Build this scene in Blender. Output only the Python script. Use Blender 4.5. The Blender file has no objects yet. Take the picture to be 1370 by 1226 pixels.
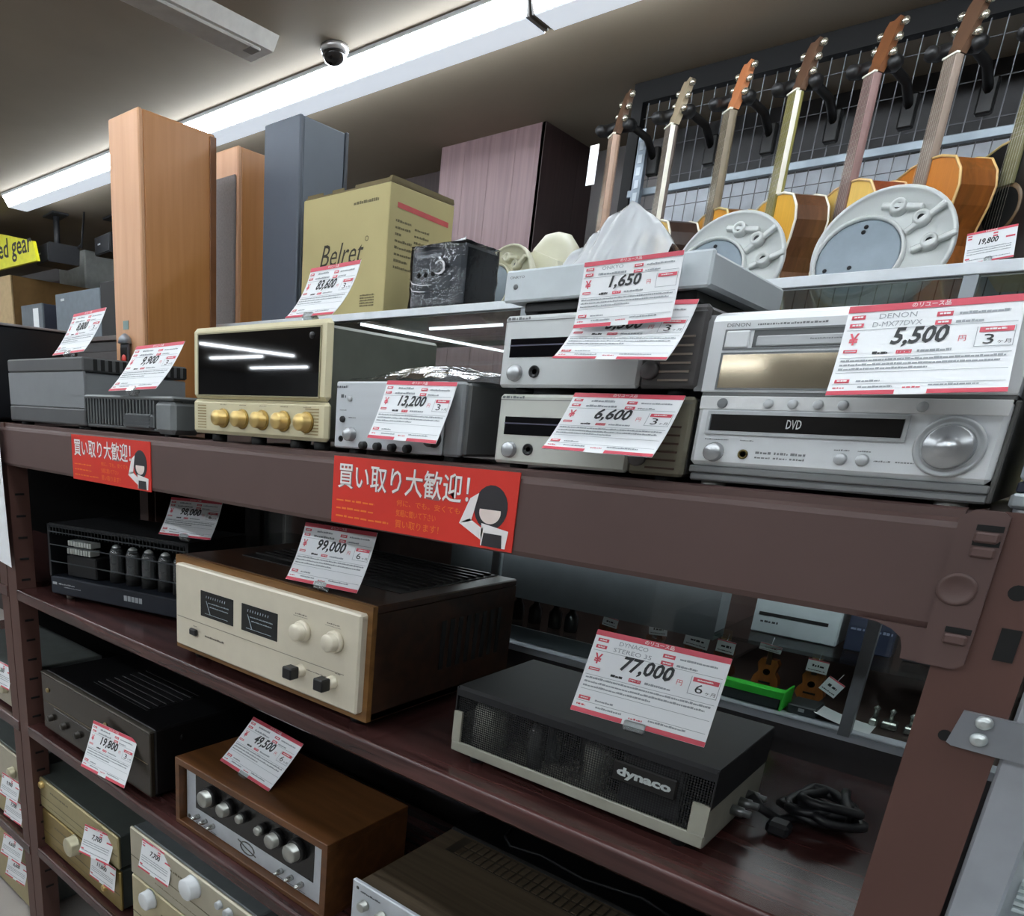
import bpy, math, random
from mathutils import Vector, Matrix, noise
random.seed(7)
SC = bpy.context.scene
COL = SC.collection
Z0 = 1.45                      # camera height; all z below are relative to it

# ---------------------------------------------------------------- camera
F, CX, CY, W, H = 996.16, 450.92, 885.76, 1370.0, 1226.0
R = ((0.7096342810829378, 0.7027520950811791, 0.050583396197917956),
     (0.24874856676673895, -0.18271983843682932, -0.9511769610188802),
     (-0.6591990121680973, 0.6875703262217128, -0.3044728376324763))
cam = bpy.data.cameras.new('camera')
cam.sensor_fit = 'HORIZONTAL'
cam.sensor_width = 36.0
cam.lens = F / W * 36.0
cam.shift_x = (W / 2 - CX) / W
cam.shift_y = (CY - H / 2) / W
cam.clip_start = 0.02
co = bpy.data.objects.new('camera', cam)
COL.objects.link(co)
m3 = Matrix(((R[0][0], -R[1][0], -R[2][0]), (R[0][1], -R[1][1], -R[2][1]), (R[0][2], -R[1][2], -R[2][2])))
co.matrix_world = Matrix.Translation((0, -0.74, Z0)) @ m3.to_4x4()
SC.camera = co

# ---------------------------------------------------------------- light and exposure
world = bpy.data.worlds.new('world')
SC.world = world
world.use_nodes = True
world.node_tree.nodes['Background'].inputs[0].default_value = (0.9, 0.95, 1.0, 1)
world.node_tree.nodes['Background'].inputs[1].default_value = 0.02
SC.view_settings.view_transform = 'Standard'
SC.view_settings.look = 'None'
SC.view_settings.gamma = 1.0
SC.view_settings.use_curve_mapping = False
SC.view_settings.exposure = 0.24
LAMP = 21.0                    # strength of every lit tube cover
SC.cycles.max_bounces = 7
SC.cycles.diffuse_bounces = 4
SC.cycles.glossy_bounces = 3
SC.cycles.transparent_max_bounces = 12
SC.cycles.caustics_reflective = False
SC.cycles.caustics_refractive = False
SC.cycles.sample_clamp_indirect = 4.0

# ---------------------------------------------------------------- materials
def lin(c):
    r = []
    for v in c:
        v /= 255.0
        r.append(v / 12.92 if v <= 0.04045 else ((v + 0.055) / 1.055) ** 2.4)
    return tuple(r)
MATS = {}
def mat(name, c, rough=0.5, metal=0.0, var=0.08, scale=30.0, bump=0.0, emit=0.0, spec=0.5, coat=0.0, stretch=None):
    if name in MATS: return MATS[name]
    m = bpy.data.materials.new(name); m.use_nodes = True
    nt = m.node_tree; b = nt.nodes['Principled BSDF']
    b.inputs['Roughness'].default_value = rough
    b.inputs['Metallic'].default_value = metal
    b.inputs['Specular IOR Level'].default_value = spec
    b.inputs['Coat Weight'].default_value = coat
    l = lin(c)
    tc = nt.nodes.new('ShaderNodeTexCoord'); nz = nt.nodes.new('ShaderNodeTexNoise')
    nz.inputs['Scale'].default_value = scale; nz.inputs['Detail'].default_value = 4
    mp = nt.nodes.new('ShaderNodeMapping')
    if stretch: mp.inputs['Scale'].default_value = stretch
    nt.links.new(tc.outputs['Object'], mp.inputs[0]); nt.links.new(mp.outputs[0], nz.inputs['Vector'])
    rp = nt.nodes.new('ShaderNodeValToRGB')
    rp.color_ramp.elements[0].position = 0.3; rp.color_ramp.elements[1].position = 0.7
    rp.color_ramp.elements[0].color = tuple(v * (1 - var) for v in l) + (1,)
    rp.color_ramp.elements[1].color = tuple(min(1, v * (1 + var)) for v in l) + (1,)
    nt.links.new(nz.outputs['Fac'], rp.inputs[0])
    nt.links.new(rp.outputs[0], b.inputs['Base Color'])
    if bump:
        bp = nt.nodes.new('ShaderNodeBump'); bp.inputs['Strength'].default_value = bump; bp.inputs['Distance'].default_value = 0.004
        nt.links.new(nz.outputs['Fac'], bp.inputs['Height']); nt.links.new(bp.outputs[0], b.inputs['Normal'])
    if emit:
        b.inputs['Emission Color'].default_value = l + (1,); b.inputs['Emission Strength'].default_value = emit
    MATS[name] = m
    return m
def wood(name, c1, c2, stretch=(1, 8, 8), scale=6.0, rough=0.4, coat=0.0, bump=0.05):
    if name in MATS: return MATS[name]
    m = bpy.data.materials.new(name); m.use_nodes = True
    nt = m.node_tree; b = nt.nodes['Principled BSDF']
    b.inputs['Roughness'].default_value = rough; b.inputs['Coat Weight'].default_value = coat
    tc = nt.nodes.new('ShaderNodeTexCoord'); mp = nt.nodes.new('ShaderNodeMapping'); mp.inputs['Scale'].default_value = stretch
    nz = nt.nodes.new('ShaderNodeTexNoise'); nz.inputs['Scale'].default_value = scale; nz.inputs['Detail'].default_value = 6; nz.inputs['Distortion'].default_value = 0.6
    rp = nt.nodes.new('ShaderNodeValToRGB')
    rp.color_ramp.elements[0].position = 0.32; rp.color_ramp.elements[1].position = 0.68
    rp.color_ramp.elements[0].color = lin(c1) + (1,); rp.color_ramp.elements[1].color = lin(c2) + (1,)
    nt.links.new(tc.outputs['Object'], mp.inputs[0]); nt.links.new(mp.outputs[0], nz.inputs['Vector'])
    nt.links.new(nz.outputs['Fac'], rp.inputs[0]); nt.links.new(rp.outputs[0], b.inputs['Base Color'])
    bp = nt.nodes.new('ShaderNodeBump'); bp.inputs['Strength'].default_value = bump; bp.inputs['Distance'].default_value = 0.002
    nt.links.new(nz.outputs['Fac'], bp.inputs['Height']); nt.links.new(bp.outputs[0], b.inputs['Normal'])
    MATS[name] = m
    return m
def clear(name, tint=(235, 242, 240), refl=1.0, rough=0.02, haze=0.0, bump=0.0, scale=20.0):
    # thin clear sheet: transparent body, fresnel reflection, optional milky haze
    if name in MATS: return MATS[name]
    m = bpy.data.materials.new(name); m.use_nodes = True
    nt = m.node_tree; nt.nodes.remove(nt.nodes['Principled BSDF']); out = nt.nodes['Material Output']
    tr = nt.nodes.new('ShaderNodeBsdfTransparent'); tr.inputs[0].default_value = lin(tint) + (1,)
    gl = nt.nodes.new('ShaderNodeBsdfGlossy'); gl.inputs['Roughness'].default_value = rough
    df = nt.nodes.new('ShaderNodeBsdfDiffuse'); df.inputs[0].default_value = (0.86, 0.89, 0.92, 1)
    fr = nt.nodes.new('ShaderNodeFresnel'); fr.inputs[0].default_value = 1.5
    mu = nt.nodes.new('ShaderNodeMath'); mu.operation = 'MULTIPLY'; mu.inputs[1].default_value = refl; mu.use_clamp = True
    m1 = nt.nodes.new('ShaderNodeMixShader'); m1.inputs[0].default_value = haze
    m2 = nt.nodes.new('ShaderNodeMixShader')
    nt.links.new(tr.outputs[0], m1.inputs[1]); nt.links.new(df.outputs[0], m1.inputs[2])
    nt.links.new(fr.outputs[0], mu.inputs[0]); nt.links.new(mu.outputs[0], m2.inputs[0])
    nt.links.new(m1.outputs[0], m2.inputs[1]); nt.links.new(gl.outputs[0], m2.inputs[2])
    nt.links.new(m2.outputs[0], out.inputs[0])
    if bump:
        tc = nt.nodes.new('ShaderNodeTexCoord'); nz = nt.nodes.new('ShaderNodeTexNoise'); nz.inputs['Scale'].default_value = scale
        nz.inputs['Detail'].default_value = 3; nz.inputs['Distortion'].default_value = 1.5
        bp = nt.nodes.new('ShaderNodeBump'); bp.inputs['Strength'].default_value = bump; bp.inputs['Distance'].default_value = 0.01
        nt.links.new(tc.outputs['Object'], nz.inputs['Vector']); nt.links.new(nz.outputs['Fac'], bp.inputs['Height'])
        nt.links.new(bp.outputs[0], gl.inputs['Normal'])
    MATS[name] = m
    return m
def perforated(name, c, pitch=0.0042, open_=0.5):
    # sheet metal with a staggered grid of holes
    if name in MATS: return MATS[name]
    m = mat(name, c, 0.45, 0.3, 0.05)
    nt = m.node_tree; b = nt.nodes['Principled BSDF']; out = nt.nodes['Material Output']
    tc = nt.nodes.new('ShaderNodeTexCoord'); sp = nt.nodes.new('ShaderNodeSeparateXYZ')
    nt.links.new(tc.outputs['Object'], sp.inputs[0])
    def M(op, a, bb=None):
        n = nt.nodes.new('ShaderNodeMath'); n.operation = op
        for i, v in enumerate((a, bb)):
            if v is None: continue
            if isinstance(v, (int, float)): n.inputs[i].default_value = v
            else: nt.links.new(v, n.inputs[i])
        return n.outputs[0]
    k = 2 * math.pi / pitch
    yz = M('ADD', sp.outputs['Z'], sp.outputs['Y'])
    s = M('MULTIPLY', M('SINE', M('MULTIPLY', M('ADD', sp.outputs['X'], yz), k * .7)), M('SINE', M('MULTIPLY', M('SUBTRACT', sp.outputs['X'], yz), k * .7)))
    g = M('GREATER_THAN', s, -0.05)
    mx = nt.nodes.new('ShaderNodeMixShader'); tr = nt.nodes.new('ShaderNodeBsdfTransparent')
    nt.links.new(g, mx.inputs[0]); nt.links.new(b.outputs[0], mx.inputs[1]); nt.links.new(tr.outputs[0], mx.inputs[2])
    nt.links.new(mx.outputs[0], out.inputs[0])
    return m

# ---------------------------------------------------------------- mesh builder
class MB:
    def __init__(s): s.v = []; s.f = []; s.sm = []
    def add(s, vs, fs, smooth=False):
        n = len(s.v); s.v += [tuple(v) for v in vs]
        s.f += [tuple(i + n for i in f) for f in fs]; s.sm += [smooth] * len(fs)
        return s
    def box(s, x0, x1, y0, y1, z0, z1, b=0.0):
        if b <= 0:
            vs = [(x, y, z) for x in (x0, x1) for y in (y0, y1) for z in (z0, z1)]
            return s.add(vs, [(0, 1, 3, 2), (4, 6, 7, 5), (0, 4, 5, 1), (2, 3, 7, 6), (0, 2, 6, 4), (1, 5, 7, 3)])
        b = min(b, (x1 - x0) * .49, (y1 - y0) * .49, (z1 - z0) * .49)
        vs = []; idx = {}
        for i, x in enumerate((x0, x1)):
            for j, y in enumerate((y0, y1)):
                for k, z in enumerate((z0, z1)):
                    sx, sy, sz = (1, -1)[i], (1, -1)[j], (1, -1)[k]
                    idx[i, j, k] = len(vs)
                    vs += [(x, y + sy * b, z + sz * b), (x + sx * b, y, z + sz * b), (x + sx * b, y + sy * b, z)]
        I = lambda i, j, k, a: idx[i, j, k] + a
        fs = []
        for i in (0, 1):
            fs.append((I(i,0,0,0), I(i,0,1,0), I(i,1,1,0), I(i,1,0,0))[::1 if i == 0 else -1])
            fs.append((I(0,i,0,1), I(1,i,0,1), I(1,i,1,1), I(0,i,1,1))[::1 if i == 0 else -1])
            fs.append((I(0,0,i,2), I(0,1,i,2), I(1,1,i,2), I(1,0,i,2))[::1 if i == 0 else -1])
        for i in (0, 1):
            for j in (0, 1):
                fs.append((I(i,j,0,0), I(i,j,1,0), I(i,j,1,1), I(i,j,0,1)))
                fs.append((I(i,0,j,0), I(i,1,j,0), I(i,1,j,2), I(i,0,j,2)))
                fs.append((I(0,i,j,1), I(1,i,j,1), I(1,i,j,2), I(0,i,j,2)))
                for k in (0, 1): fs.append((I(i,j,k,0), I(i,j,k,1), I(i,j,k,2)))
        return s.add(vs, fs)
    def quad(s, a, b, c, d): return s.add([a, b, c, d], [(0, 1, 2, 3)])
    def lathe(s, prof, axis='z', c=(0, 0, 0), n=20, smooth=True, cap=True):
        # prof: list of (radius, height along axis)
        vs = []; fs = []
        for r, h in prof:
            for i in range(n):
                a = 2 * math.pi * i / n; p, q = r * math.cos(a), r * math.sin(a)
                if axis == 'z': vs.append((c[0] + p, c[1] + q, c[2] + h))
                elif axis == 'y': vs.append((c[0] + p, c[1] + h, c[2] + q))
                else: vs.append((c[0] + h, c[1] + p, c[2] + q))
        for k in range(len(prof) - 1):
            for i in range(n):
                j = (i + 1) % n; fs.append((k * n + i, k * n + j, (k + 1) * n + j, (k + 1) * n + i))
        s.add(vs, fs, smooth)
        if cap:
            m = len(s.v) - len(vs)
            s.f.append(tuple(m + i for i in range(n))); s.f.append(tuple(m + (len(prof) - 1) * n + i for i in range(n)))
            s.sm += [False, False]
        return s
    def tube(s, pts, r, n=6):
        pts = [Vector(p) for p in pts]; vs = []; fs = []
        up = Vector((0.3, 0.2, 1)).normalized()
        for i, p in enumerate(pts):
            d = (pts[min(i + 1, len(pts) - 1)] - pts[max(i - 1, 0)])
            d = d.normalized() if d.length > 1e-9 else Vector((0, 0, 1))
            a = d.cross(up)
            if a.length < 1e-3: a = d.cross(Vector((1, 0, 0)))
            a.normalize(); b = d.cross(a)
            rr = r[i] if isinstance(r, (list, tuple)) else r
            for k in range(n):
                t = 2 * math.pi * k / n; vs.append(p + a * (rr * math.cos(t)) + b * (rr * math.sin(t)))
        for i in range(len(pts) - 1):
            for k in range(n):
                j = (k + 1) % n; fs.append((i * n + k, i * n + j, (i + 1) * n + j, (i + 1) * n + k))
        fs.append(tuple(range(n))); fs.append(tuple((len(pts) - 1) * n + k for k in range(n)))
        return s.add(vs, fs, True)
    def prism(s, poly, plane, h0, h1, smooth=False):
        # poly in 2D; plane 'xy','xz','yz'; extruded along the remaining axis
        def P(p, h):
            return {'xy': (p[0], p[1], h), 'xz': (p[0], h, p[1]), 'yz': (h, p[0], p[1])}[plane]
        n = len(poly); vs = [P(p, h0) for p in poly] + [P(p, h1) for p in poly]
        s.add(vs, [(i, (i + 1) % n, n + (i + 1) % n, n + i) for i in range(n)], smooth)
        m = len(s.v) - 2 * n
        s.f.append(tuple(m + i for i in range(n))); s.f.append(tuple(m + n + i for i in range(n))); s.sm += [False, False]
        return s
    def frame(s, x0, x1, z0, z1, w, y0, y1):
        s.box(x0, x1, y0, y1, z0, z0 + w); s.box(x0, x1, y0, y1, z1 - w, z1)
        s.box(x0, x0 + w, y0, y1, z0 + w, z1 - w); return s.box(x1 - w, x1, y0, y1, z0 + w, z1 - w)
    def xf(s, M):
        s.v = [tuple(M @ Vector(v)) for v in s.v]; return s

WL = {}
def link(o, parent):
    COL.objects.link(o)
    if parent is not None: o.parent = parent
def mesh_of(mb, name, off, m):
    me = bpy.data.meshes.new(name)
    me.from_pydata([(v[0] - off[0], v[1] - off[1], v[2] - off[2]) for v in mb.v], [], mb.f)
    me.polygons.foreach_set('use_smooth', mb.sm)
    import bmesh
    bm = bmesh.new(); bm.from_mesh(me); bmesh.ops.recalc_face_normals(bm, faces=bm.faces); bm.to_mesh(me); bm.free()
    me.materials.append(m); me.update()
    return me
def tag(o, label, cat, group=None):
    o['label'] = label; o['category'] = cat
    if group: o['group'] = group
def thing(name, label, cat, o=(0, 0, 0), group=None):
    e = bpy.data.objects.new(name, None); COL.objects.link(e)
    e.location = (o[0], o[1], o[2] + Z0); e.empty_display_size = 0.02
    tag(e, label, cat, group); WL[e] = Vector(o); return e
def local_thing(name, label, cat, o, rot, group=None):
    e = thing(name, label, cat, o, group); e.rotation_euler = rot; WL[e] = Vector((0, 0, 0)); return e
def part(name, mb, m, parent, label=None, stuff=False):
    off = WL[parent]
    ob = bpy.data.objects.new(name, mesh_of(mb, name, off, m)); link(ob, parent)
    WL[ob] = off
    if label: ob['label'] = label
    if stuff or name.endswith(('print', 'lettering', 'scale', 'crease', 'lettering_shadow')) or name in ('strings', 'emblem', 'name_block', 'fin_block', 'film', 'cage_frame', 'figure_shirt', 'base_strip'): ob['kind'] = 'stuff'
    return ob
SHARE = {}
def piece(name, key, make, m, parent, at, rot=None, label=None):
    # repeated small part: mesh shared by key, built around its own origin
    k = (key, m.name)
    if k not in SHARE: SHARE[k] = mesh_of(make(), name, (0, 0, 0), m)
    ob = bpy.data.objects.new(name, SHARE[k]); link(ob, parent)
    ob.location = Vector(at) - WL[parent]
    if rot: ob.rotation_euler = rot
    WL[ob] = Vector(at)
    if label: ob['label'] = label
    return ob
def single(name, mb, m, label, cat, o, group=None):
    ob = bpy.data.objects.new(name, mesh_of(mb, name, o, m)); COL.objects.link(ob)
    ob.location = (o[0], o[1], o[2] + Z0); tag(ob, label, cat, group); WL[ob] = Vector(o); return ob
def struct(name, mb, m, parent=None):
    ob = bpy.data.objects.new(name, mesh_of(mb, name, (0, 0, -Z0), m)); link(ob, parent)
    if parent is None: ob['kind'] = 'structure'
    WL[ob] = Vector((0, 0, -Z0)); return ob

# ---------------------------------------------------------------- lettering
TXT = {}
def text_geo(body, bold=0.0, shear=0.0, res=2):
    k = (body, bold, shear)
    if k in TXT: return TXT[k]
    c = bpy.data.curves.new('t', 'FONT'); c.body = body; c.offset = bold; c.shear = shear; c.resolution_u = res
    o = bpy.data.objects.new('t', c); COL.objects.link(o)
    dg = bpy.context.evaluated_depsgraph_get(); dg.update()
    me = o.evaluated_get(dg).to_mesh()
    vs = [(v.co.x, v.co.y) for v in me.vertices]; fs = [tuple(p.vertices) for p in me.polygons]
    o.evaluated_get(dg).to_mesh_clear()
    bpy.data.objects.remove(o); bpy.data.curves.remove(c)
    x0 = min(v[0] for v in vs); x1 = max(v[0] for v in vs); y0 = min(v[1] for v in vs); y1 = max(v[1] for v in vs)
    TXT[k] = ([((v[0] - x0) / (x1 - x0), (v[1] - y0) / (y1 - y0)) for v in vs], fs, (x1 - x0) / (y1 - y0)); return TXT[k]
def put_text(mb, body, fn, u0, u1, v0, v1, bold=0.0, shear=0.0):
    # letters fill the rectangle u0..u1, v0..v1; fn maps (u, v) to 3D
    vs, fs, _ = text_geo(body, bold, shear)
    mb.add([fn(u0 + (u1 - u0) * a, v0 + (v1 - v0) * b) for a, b in vs], fs)
def front(y): return lambda u, v: (u, y, v)
def dashes(mb, fn, u0, u1, v, h, seed, gap=0.35):
    r = random.Random(seed); u = u0; n = 0
    while u < u1 and n < 60:
        l = h * r.uniform(.5, 1.6); e = min(u + l, u1)
        hh = h * r.uniform(.6, 1.0)
        mb.quad(fn(u, v), fn(e, v), fn(e, v + hh), fn(u, v + hh)); u = e + h * gap * r.uniform(.5, 1.5); n += 1

# ---------------------------------------------------------------- palette
brown = mat('brown_paint', (89, 68, 64), 0.5, 0.0, 0.05, 12, 0.03)
brown_dark = mat('brown_post_paint', (88, 60, 53), 0.5, 0.0, 0.05, 12, 0.03)
mahog = wood('mahogany_board', (44, 26, 25), (84, 52, 49), (0.6, 9, 9), 7, 0.24, 0.0, 0.012)
black = mat('black_plastic', (20, 20, 21), 0.45)
dark = mat('dark_metal', (36, 37, 38), 0.45, 0.3)
void = mat('black_cavity', (8, 8, 8), 0.8)
silver = mat('silver_panel', (188, 192, 194), 0.38, 0.3, 0.03, 60, 0.0, stretch=(0.2, 4, 4))
silver_hi = mat('bright_silver', (226, 230, 232), 0.35, 0.08, 0.02)
steel = mat('steel_case', (128, 130, 131), 0.45, 0.4, 0.04)
champ = mat('champagne_panel', (216, 207, 172), 0.4, 0.15, 0.03)
gold = mat('gold_metal', (222, 192, 124), 0.3, 0.6, 0.05)
cream = mat('cream_panel', (214, 206, 186), 0.4, 0.1, 0.03)
knob_metal = mat('knob_metal', (186, 189, 191), .26, .7, .03)
white = mat('white_plastic', (214, 220, 222), 0.4, 0.0, 0.02)
white_case = mat('white_case', (200, 207, 211), 0.42, 0.0, 0.02)
paper = mat('tag_paper', (240, 243, 245), 0.55, 0.0, 0.015)
red_ink = mat('red_ink', (214, 84, 100), 0.5, 0.0, 0.03)
blk_ink = mat('black_ink', (48, 50, 52), 0.6, 0.0, 0.03)
gry_ink = mat('grey_ink', (158, 164, 168), 0.6, 0.0, 0.03)
wht_ink = mat('white_ink', (240, 236, 236), 0.5, 0.0, 0.02)
clip_m = clear('clear_clip', (240, 245, 245), 1.5, 0.1, 0.15)
glass = clear('showcase_glass', (248, 252, 251), 0.8, 0.01)
rubber = mat('rubber', (14, 14, 15), 0.7)
# ================================================================ setting
XL, XR, YF, YB, ZC, ZF = -16.0, 4.5, -12.0, 2.45, 1.10, -1.45
struct('floor', MB().box(XL, XR, YF, YB, ZF - .1, ZF), mat('floor_vinyl', (176, 170, 164), 0.4, 0, .06, 3))
struct('ceiling', MB().box(XL, XR, YF, YB, ZC, ZC + .1), mat('ceiling_board', (143, 132, 116), 0.8, 0, .05, 5, .08))
struct('wall_back', MB().box(XL, XR, YB, YB + .1, ZF, ZC), mat('wall_grey', (120, 116, 116), 0.7, 0, .04, 4))
struct('wall_left', MB().box(XL - .1, XL, YF, YB, ZF, ZC), mat('wall_dim', (170, 168, 166), 0.7, 0, .05, 3))
struct('wall_right', MB().box(XR, XR + .1, YF, YB, ZF, ZC), mat('wall_dim', (88, 86, 86)))
struct('wall_front', MB().box(XL, XR, YF - .1, YF, ZF, ZC), mat('wall_dim', (88, 86, 86)))
# panelled column running up to the ceiling
colm = struct('trim_1', MB().box(-2.225, -1.772, 2.068, YB, ZF, ZC), mat('column_core', (50, 36, 36), .7))
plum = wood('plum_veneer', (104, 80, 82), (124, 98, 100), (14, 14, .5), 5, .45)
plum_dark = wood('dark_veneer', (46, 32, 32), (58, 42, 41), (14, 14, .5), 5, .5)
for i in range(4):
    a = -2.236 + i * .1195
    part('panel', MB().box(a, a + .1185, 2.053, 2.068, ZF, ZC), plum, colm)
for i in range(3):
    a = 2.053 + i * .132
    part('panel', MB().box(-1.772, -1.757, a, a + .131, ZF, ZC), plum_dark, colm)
struct('trim_2', MB().box(-2.75, -2.24, 2.28, YB, .72, ZC), plum_dark)
struct('trim_3', MB().box(-5.96, -5.55, 2.2, YB, ZF, ZC - .001, .01), mat('pillar_white', (196, 200, 196), .7))
struct('trim_4', MB().box(-9.5, -5.96, 2.3, YB, ZF, .96), mat('soffit_plum', (96, 82, 86), .7))
struct('trim_5', MB().box(-1.45, 1.2, 2.40, YB, .885, ZC), mat('dark_wall_board', (60, 60, 61), .7))  # dark upper tone of the wall, above the painted light
struct('trim_6', MB().box(-1.45, 1.2, 2.39, YB, ZF, .885), mat('pale_wall_board', (206, 212, 220), .7))  # light falling on the lower wall, painted in as a paler board

# ---------------------------------------------------------------- ceiling lamps (inverted trapezoid battens)
lamp_white = mat('lamp_body_white', (225, 230, 235), .5)
lamp_glow = mat('lamp_cover_glow', (240, 248, 255), .5, emit=LAMP)
lamp_soft = mat('lamp_bottom_glow', (226, 236, 248), .5, emit=.62)
end_grey = mat('lamp_end_grey', (120, 118, 116), .6)
def lamp(x, y, L, label, along='x', lit=True, group=None):
    o = (x, y, ZC)
    t = thing('ceiling_lamp', label, 'lamp', o, group)
    if along == 'y': t.rotation_euler = (0, 0, math.pi / 2)
    h = L / 2 - .012
    def pr(poly, a, b):
        return MB().prism([(y + p, ZC + q) for p, q in poly], 'yz', x + a, x + b)
    part('bottom_cover', pr([(-.050, -.0585), (-.050, -.0605), (.050, -.0605), (.050, -.0585)], -h, h), lamp_soft if lit else lamp_white, t)
    part('body', pr([(-.086, 0), (-.086, -.011), (-.061, -.012), (-.0505, -.059), (.0505, -.059), (.061, -.012), (.086, -.011), (.086, 0)], -h, h), lamp_white, t)
    g = lamp_glow if lit else lamp_white
    part('tube_cover', pr([(-.082, -.0115), (-.052, -.0575), (-.049, -.0575), (-.060, -.0115)], -h, h), g, t)
    part('tube_cover', pr([(.082, -.0115), (.052, -.0575), (.049, -.0575), (.060, -.0115)], -h, h), g, t)
    for s in (-1, 1):
        a, b = sorted((s * h, s * (h + .01)))
        part('end_cap', pr([(-.074, 0), (-.048, -.058), (.048, -.058), (.074, 0)], a, b), end_grey, t)
    return t
lamp(-3.80, 1.315, 1.63, 'long lit ceiling lamp running away to the far left behind the wooden tower', group=None)
lamp(-2.165, 1.315, 1.63, 'long lit ceiling lamp passing behind the tall orange wood tower speaker')
lamp(-.53, 1.315, 1.63, 'lit ceiling lamp cut by the top edge, right of the lamp joint')
for k, y in enumerate((-.29, -1.9, -3.5)):
    for x in (-8.69, -7.06, -5.43, -3.80, -2.165, -.53, 1.1):
        lamp(x, y, 1.63, 'lit ceiling lamp over the aisle behind the viewer', group='lamps over the aisles out of view')
for (x, y, L, al) in ((-6.3, -6.4, 3.1, 'y'), (-10.4, -7.6, 2.0, 'y'), (-5.3, -5.5, 1.0, 'x'), (-11.9, -8.5, 1.6, 'x'), (-13.0, -10.5, 1.9, 'x'), (-3.0, -9.1, 1.6, 'x'), (-4.4, -11.2, 1.6, 'x')):
    lamp(x, y, L, 'lit ceiling lamp over the aisle behind the viewer', al, group='lamps over the aisles out of view').scale = (1, .25, .6)
# unlit prismatic batten near the top left
u = thing('ceiling_light', 'unlit white ceiling light with a grey end label, top left', 'lamp', (-2.14, .62, ZC))
part('body', MB().prism([(-2.215, ZC), (-2.20, ZC - .035), (-2.09, ZC - .035), (-2.065, ZC)], 'xz', .10, 1.02), mat('unlit_cover', (212, 212, 208), .5), u)
part('cover', MB().box(-2.185, -2.10, .12, .98, ZC - .043, ZC - .034, .004), mat('unlit_diffuser', (200, 200, 196), .4), u)
part('end_label', MB().box(-2.14, -2.10, .94, .975, ZC - .0445, ZC - .0425), mat('label_grey', (140, 140, 138), .6), u)
d = thing('dome_camera', 'small round dark dome camera with a silver rim on the ceiling', 'camera', (-1.98, 1.17, ZC))
part('rim', MB().lathe([(.044, 0), (.046, -.008), (.042, -.016), (.038, -.018)], 'z', (-1.98, 1.17, ZC), 24), mat('rim_silver', (200, 200, 200), .25, .7), d)
part('dome', MB().lathe([(.038, -.016), (.036, -.028), (.028, -.040), (.015, -.047), (.002, -.049)], 'z', (-1.98, 1.17, ZC), 24), mat('dome_smoke', (34, 32, 32), .12), d)

# ================================================================ brown storage rack
rack = thing('storage_rack', 'brown steel storage rack with dark mahogany boards holding the amplifiers', 'shelf', (-.95, .25, ZF))
def post(x0, x1, y0, y1, par, zt=-.037):
    mb = MB(); mb.box(x0, x1, y0, y0 + .003, ZF, zt)
    xs = x1 if x0 < -1 else x0
    mb.box(xs - .003 if x0 < -1 else xs, xs if x0 < -1 else xs + .003, y0 + .003, y1, ZF, zt)
    return part('post', mb, brown_dark, par)
pl = post(-1.868, -1.818, .002, .05, rack); pr_ = post(-.055, .0, .002, .05, rack)
part('post', MB().box(-1.868, -1.818, .44, .443, ZF, -.037).box(-1.821, -1.818, .40, .44, ZF, -.037), brown_dark, rack)
part('post', MB().box(-.055, 0, .44, .443, ZF, -.037).box(-.055, -.052, .40, .44, ZF, -.037), brown_dark, rack)
for i in range(22):
    z = -.20 - i * .052
    piece('post_slot', 'pslot', lambda: MB().box(-.0015, .0015, -.011, .011, -.0025, .0025), void, pl, (-1.8175, .026, z))
beam = MB()
prof = [(.018, -.037), (.012, -.037), (.006, -.0385), (.006, -.0445), (.0015, -.0475), (0, -.052), (0, -.126), (.003, -.1315), (.03, -.1315), (.03, -.128), (.006, -.128), (.006, -.055), (.018, -.040)]
beam.prism(prof, 'yz', -1.869, -.062)
bm_ = part('beam', beam, brown, rack)
# rounded gusset where the beam meets the right post
gus = [(-.135, -.1305)] + [(-.135 + .052 * math.sin(t), -.1305 - .028 + .028 * math.cos(t)) for t in [k * math.pi / 16 for k in range(1, 9)]] + [(-.056, -.1585), (-.056, -.1305)]
plate = MB().prism([(-.0640, -.043), (-.064, -.1585), (-.040, -.1585), (-.035, -.153), (-.035, -.0405), (-.040, -.037), (-.056, -.037)], 'xz', -.0035, .002)
plate.prism([(-.112, -.1310), (-.098, -.1322), (-.086, -.136), (-.0785, -.142), (-.076, -.150), (-.0755, -.1585), (-.060, -.1585), (-.060, -.1310)], 'xz', -.001, .003)
cp = part('connector_plate', plate, brown, rack)
for z in (-.0525, -.0635, -.131):
    piece('hook', 'hook', lambda: MB().box(-.0075, .0075, -.003, .0, -.004, .004, .0015), brown, cp, (-.045, -.0035, z - .004))
    piece('slot', 'hslot', lambda: MB().box(-.008, .008, -.0006, .0004, -.0022, .0022), void, cp, (-.0445, -.0037, z + .003))
part('rivet', MB().lathe([(.0125, 0), (.0125, -.0012), (.0105, -.0018), (.009, -.0009), (.002, -.0009)], 'y', (-.053, -.0035, -.097), 20), brown, cp)
part('bolt_hole', MB().lathe([(.006, 0), (.006, -.001)], 'y', (-.018, .002, -.094), 14), void, pr_)
part('bolt_slot', MB().box(-.0205, -.0085, .0005, .0025, -.146, -.121), void, pr_)
part('bolt_hole', MB().lathe([(.0045, 0), (.0045, -.001)], 'y', (-.033, .002, -.213), 14), void, pr_)
part('deck', MB().box(-1.869, -.004, .012, .46, -.060, -.0385), mat('deck_board', (70, 52, 50), .5), rack)
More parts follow.
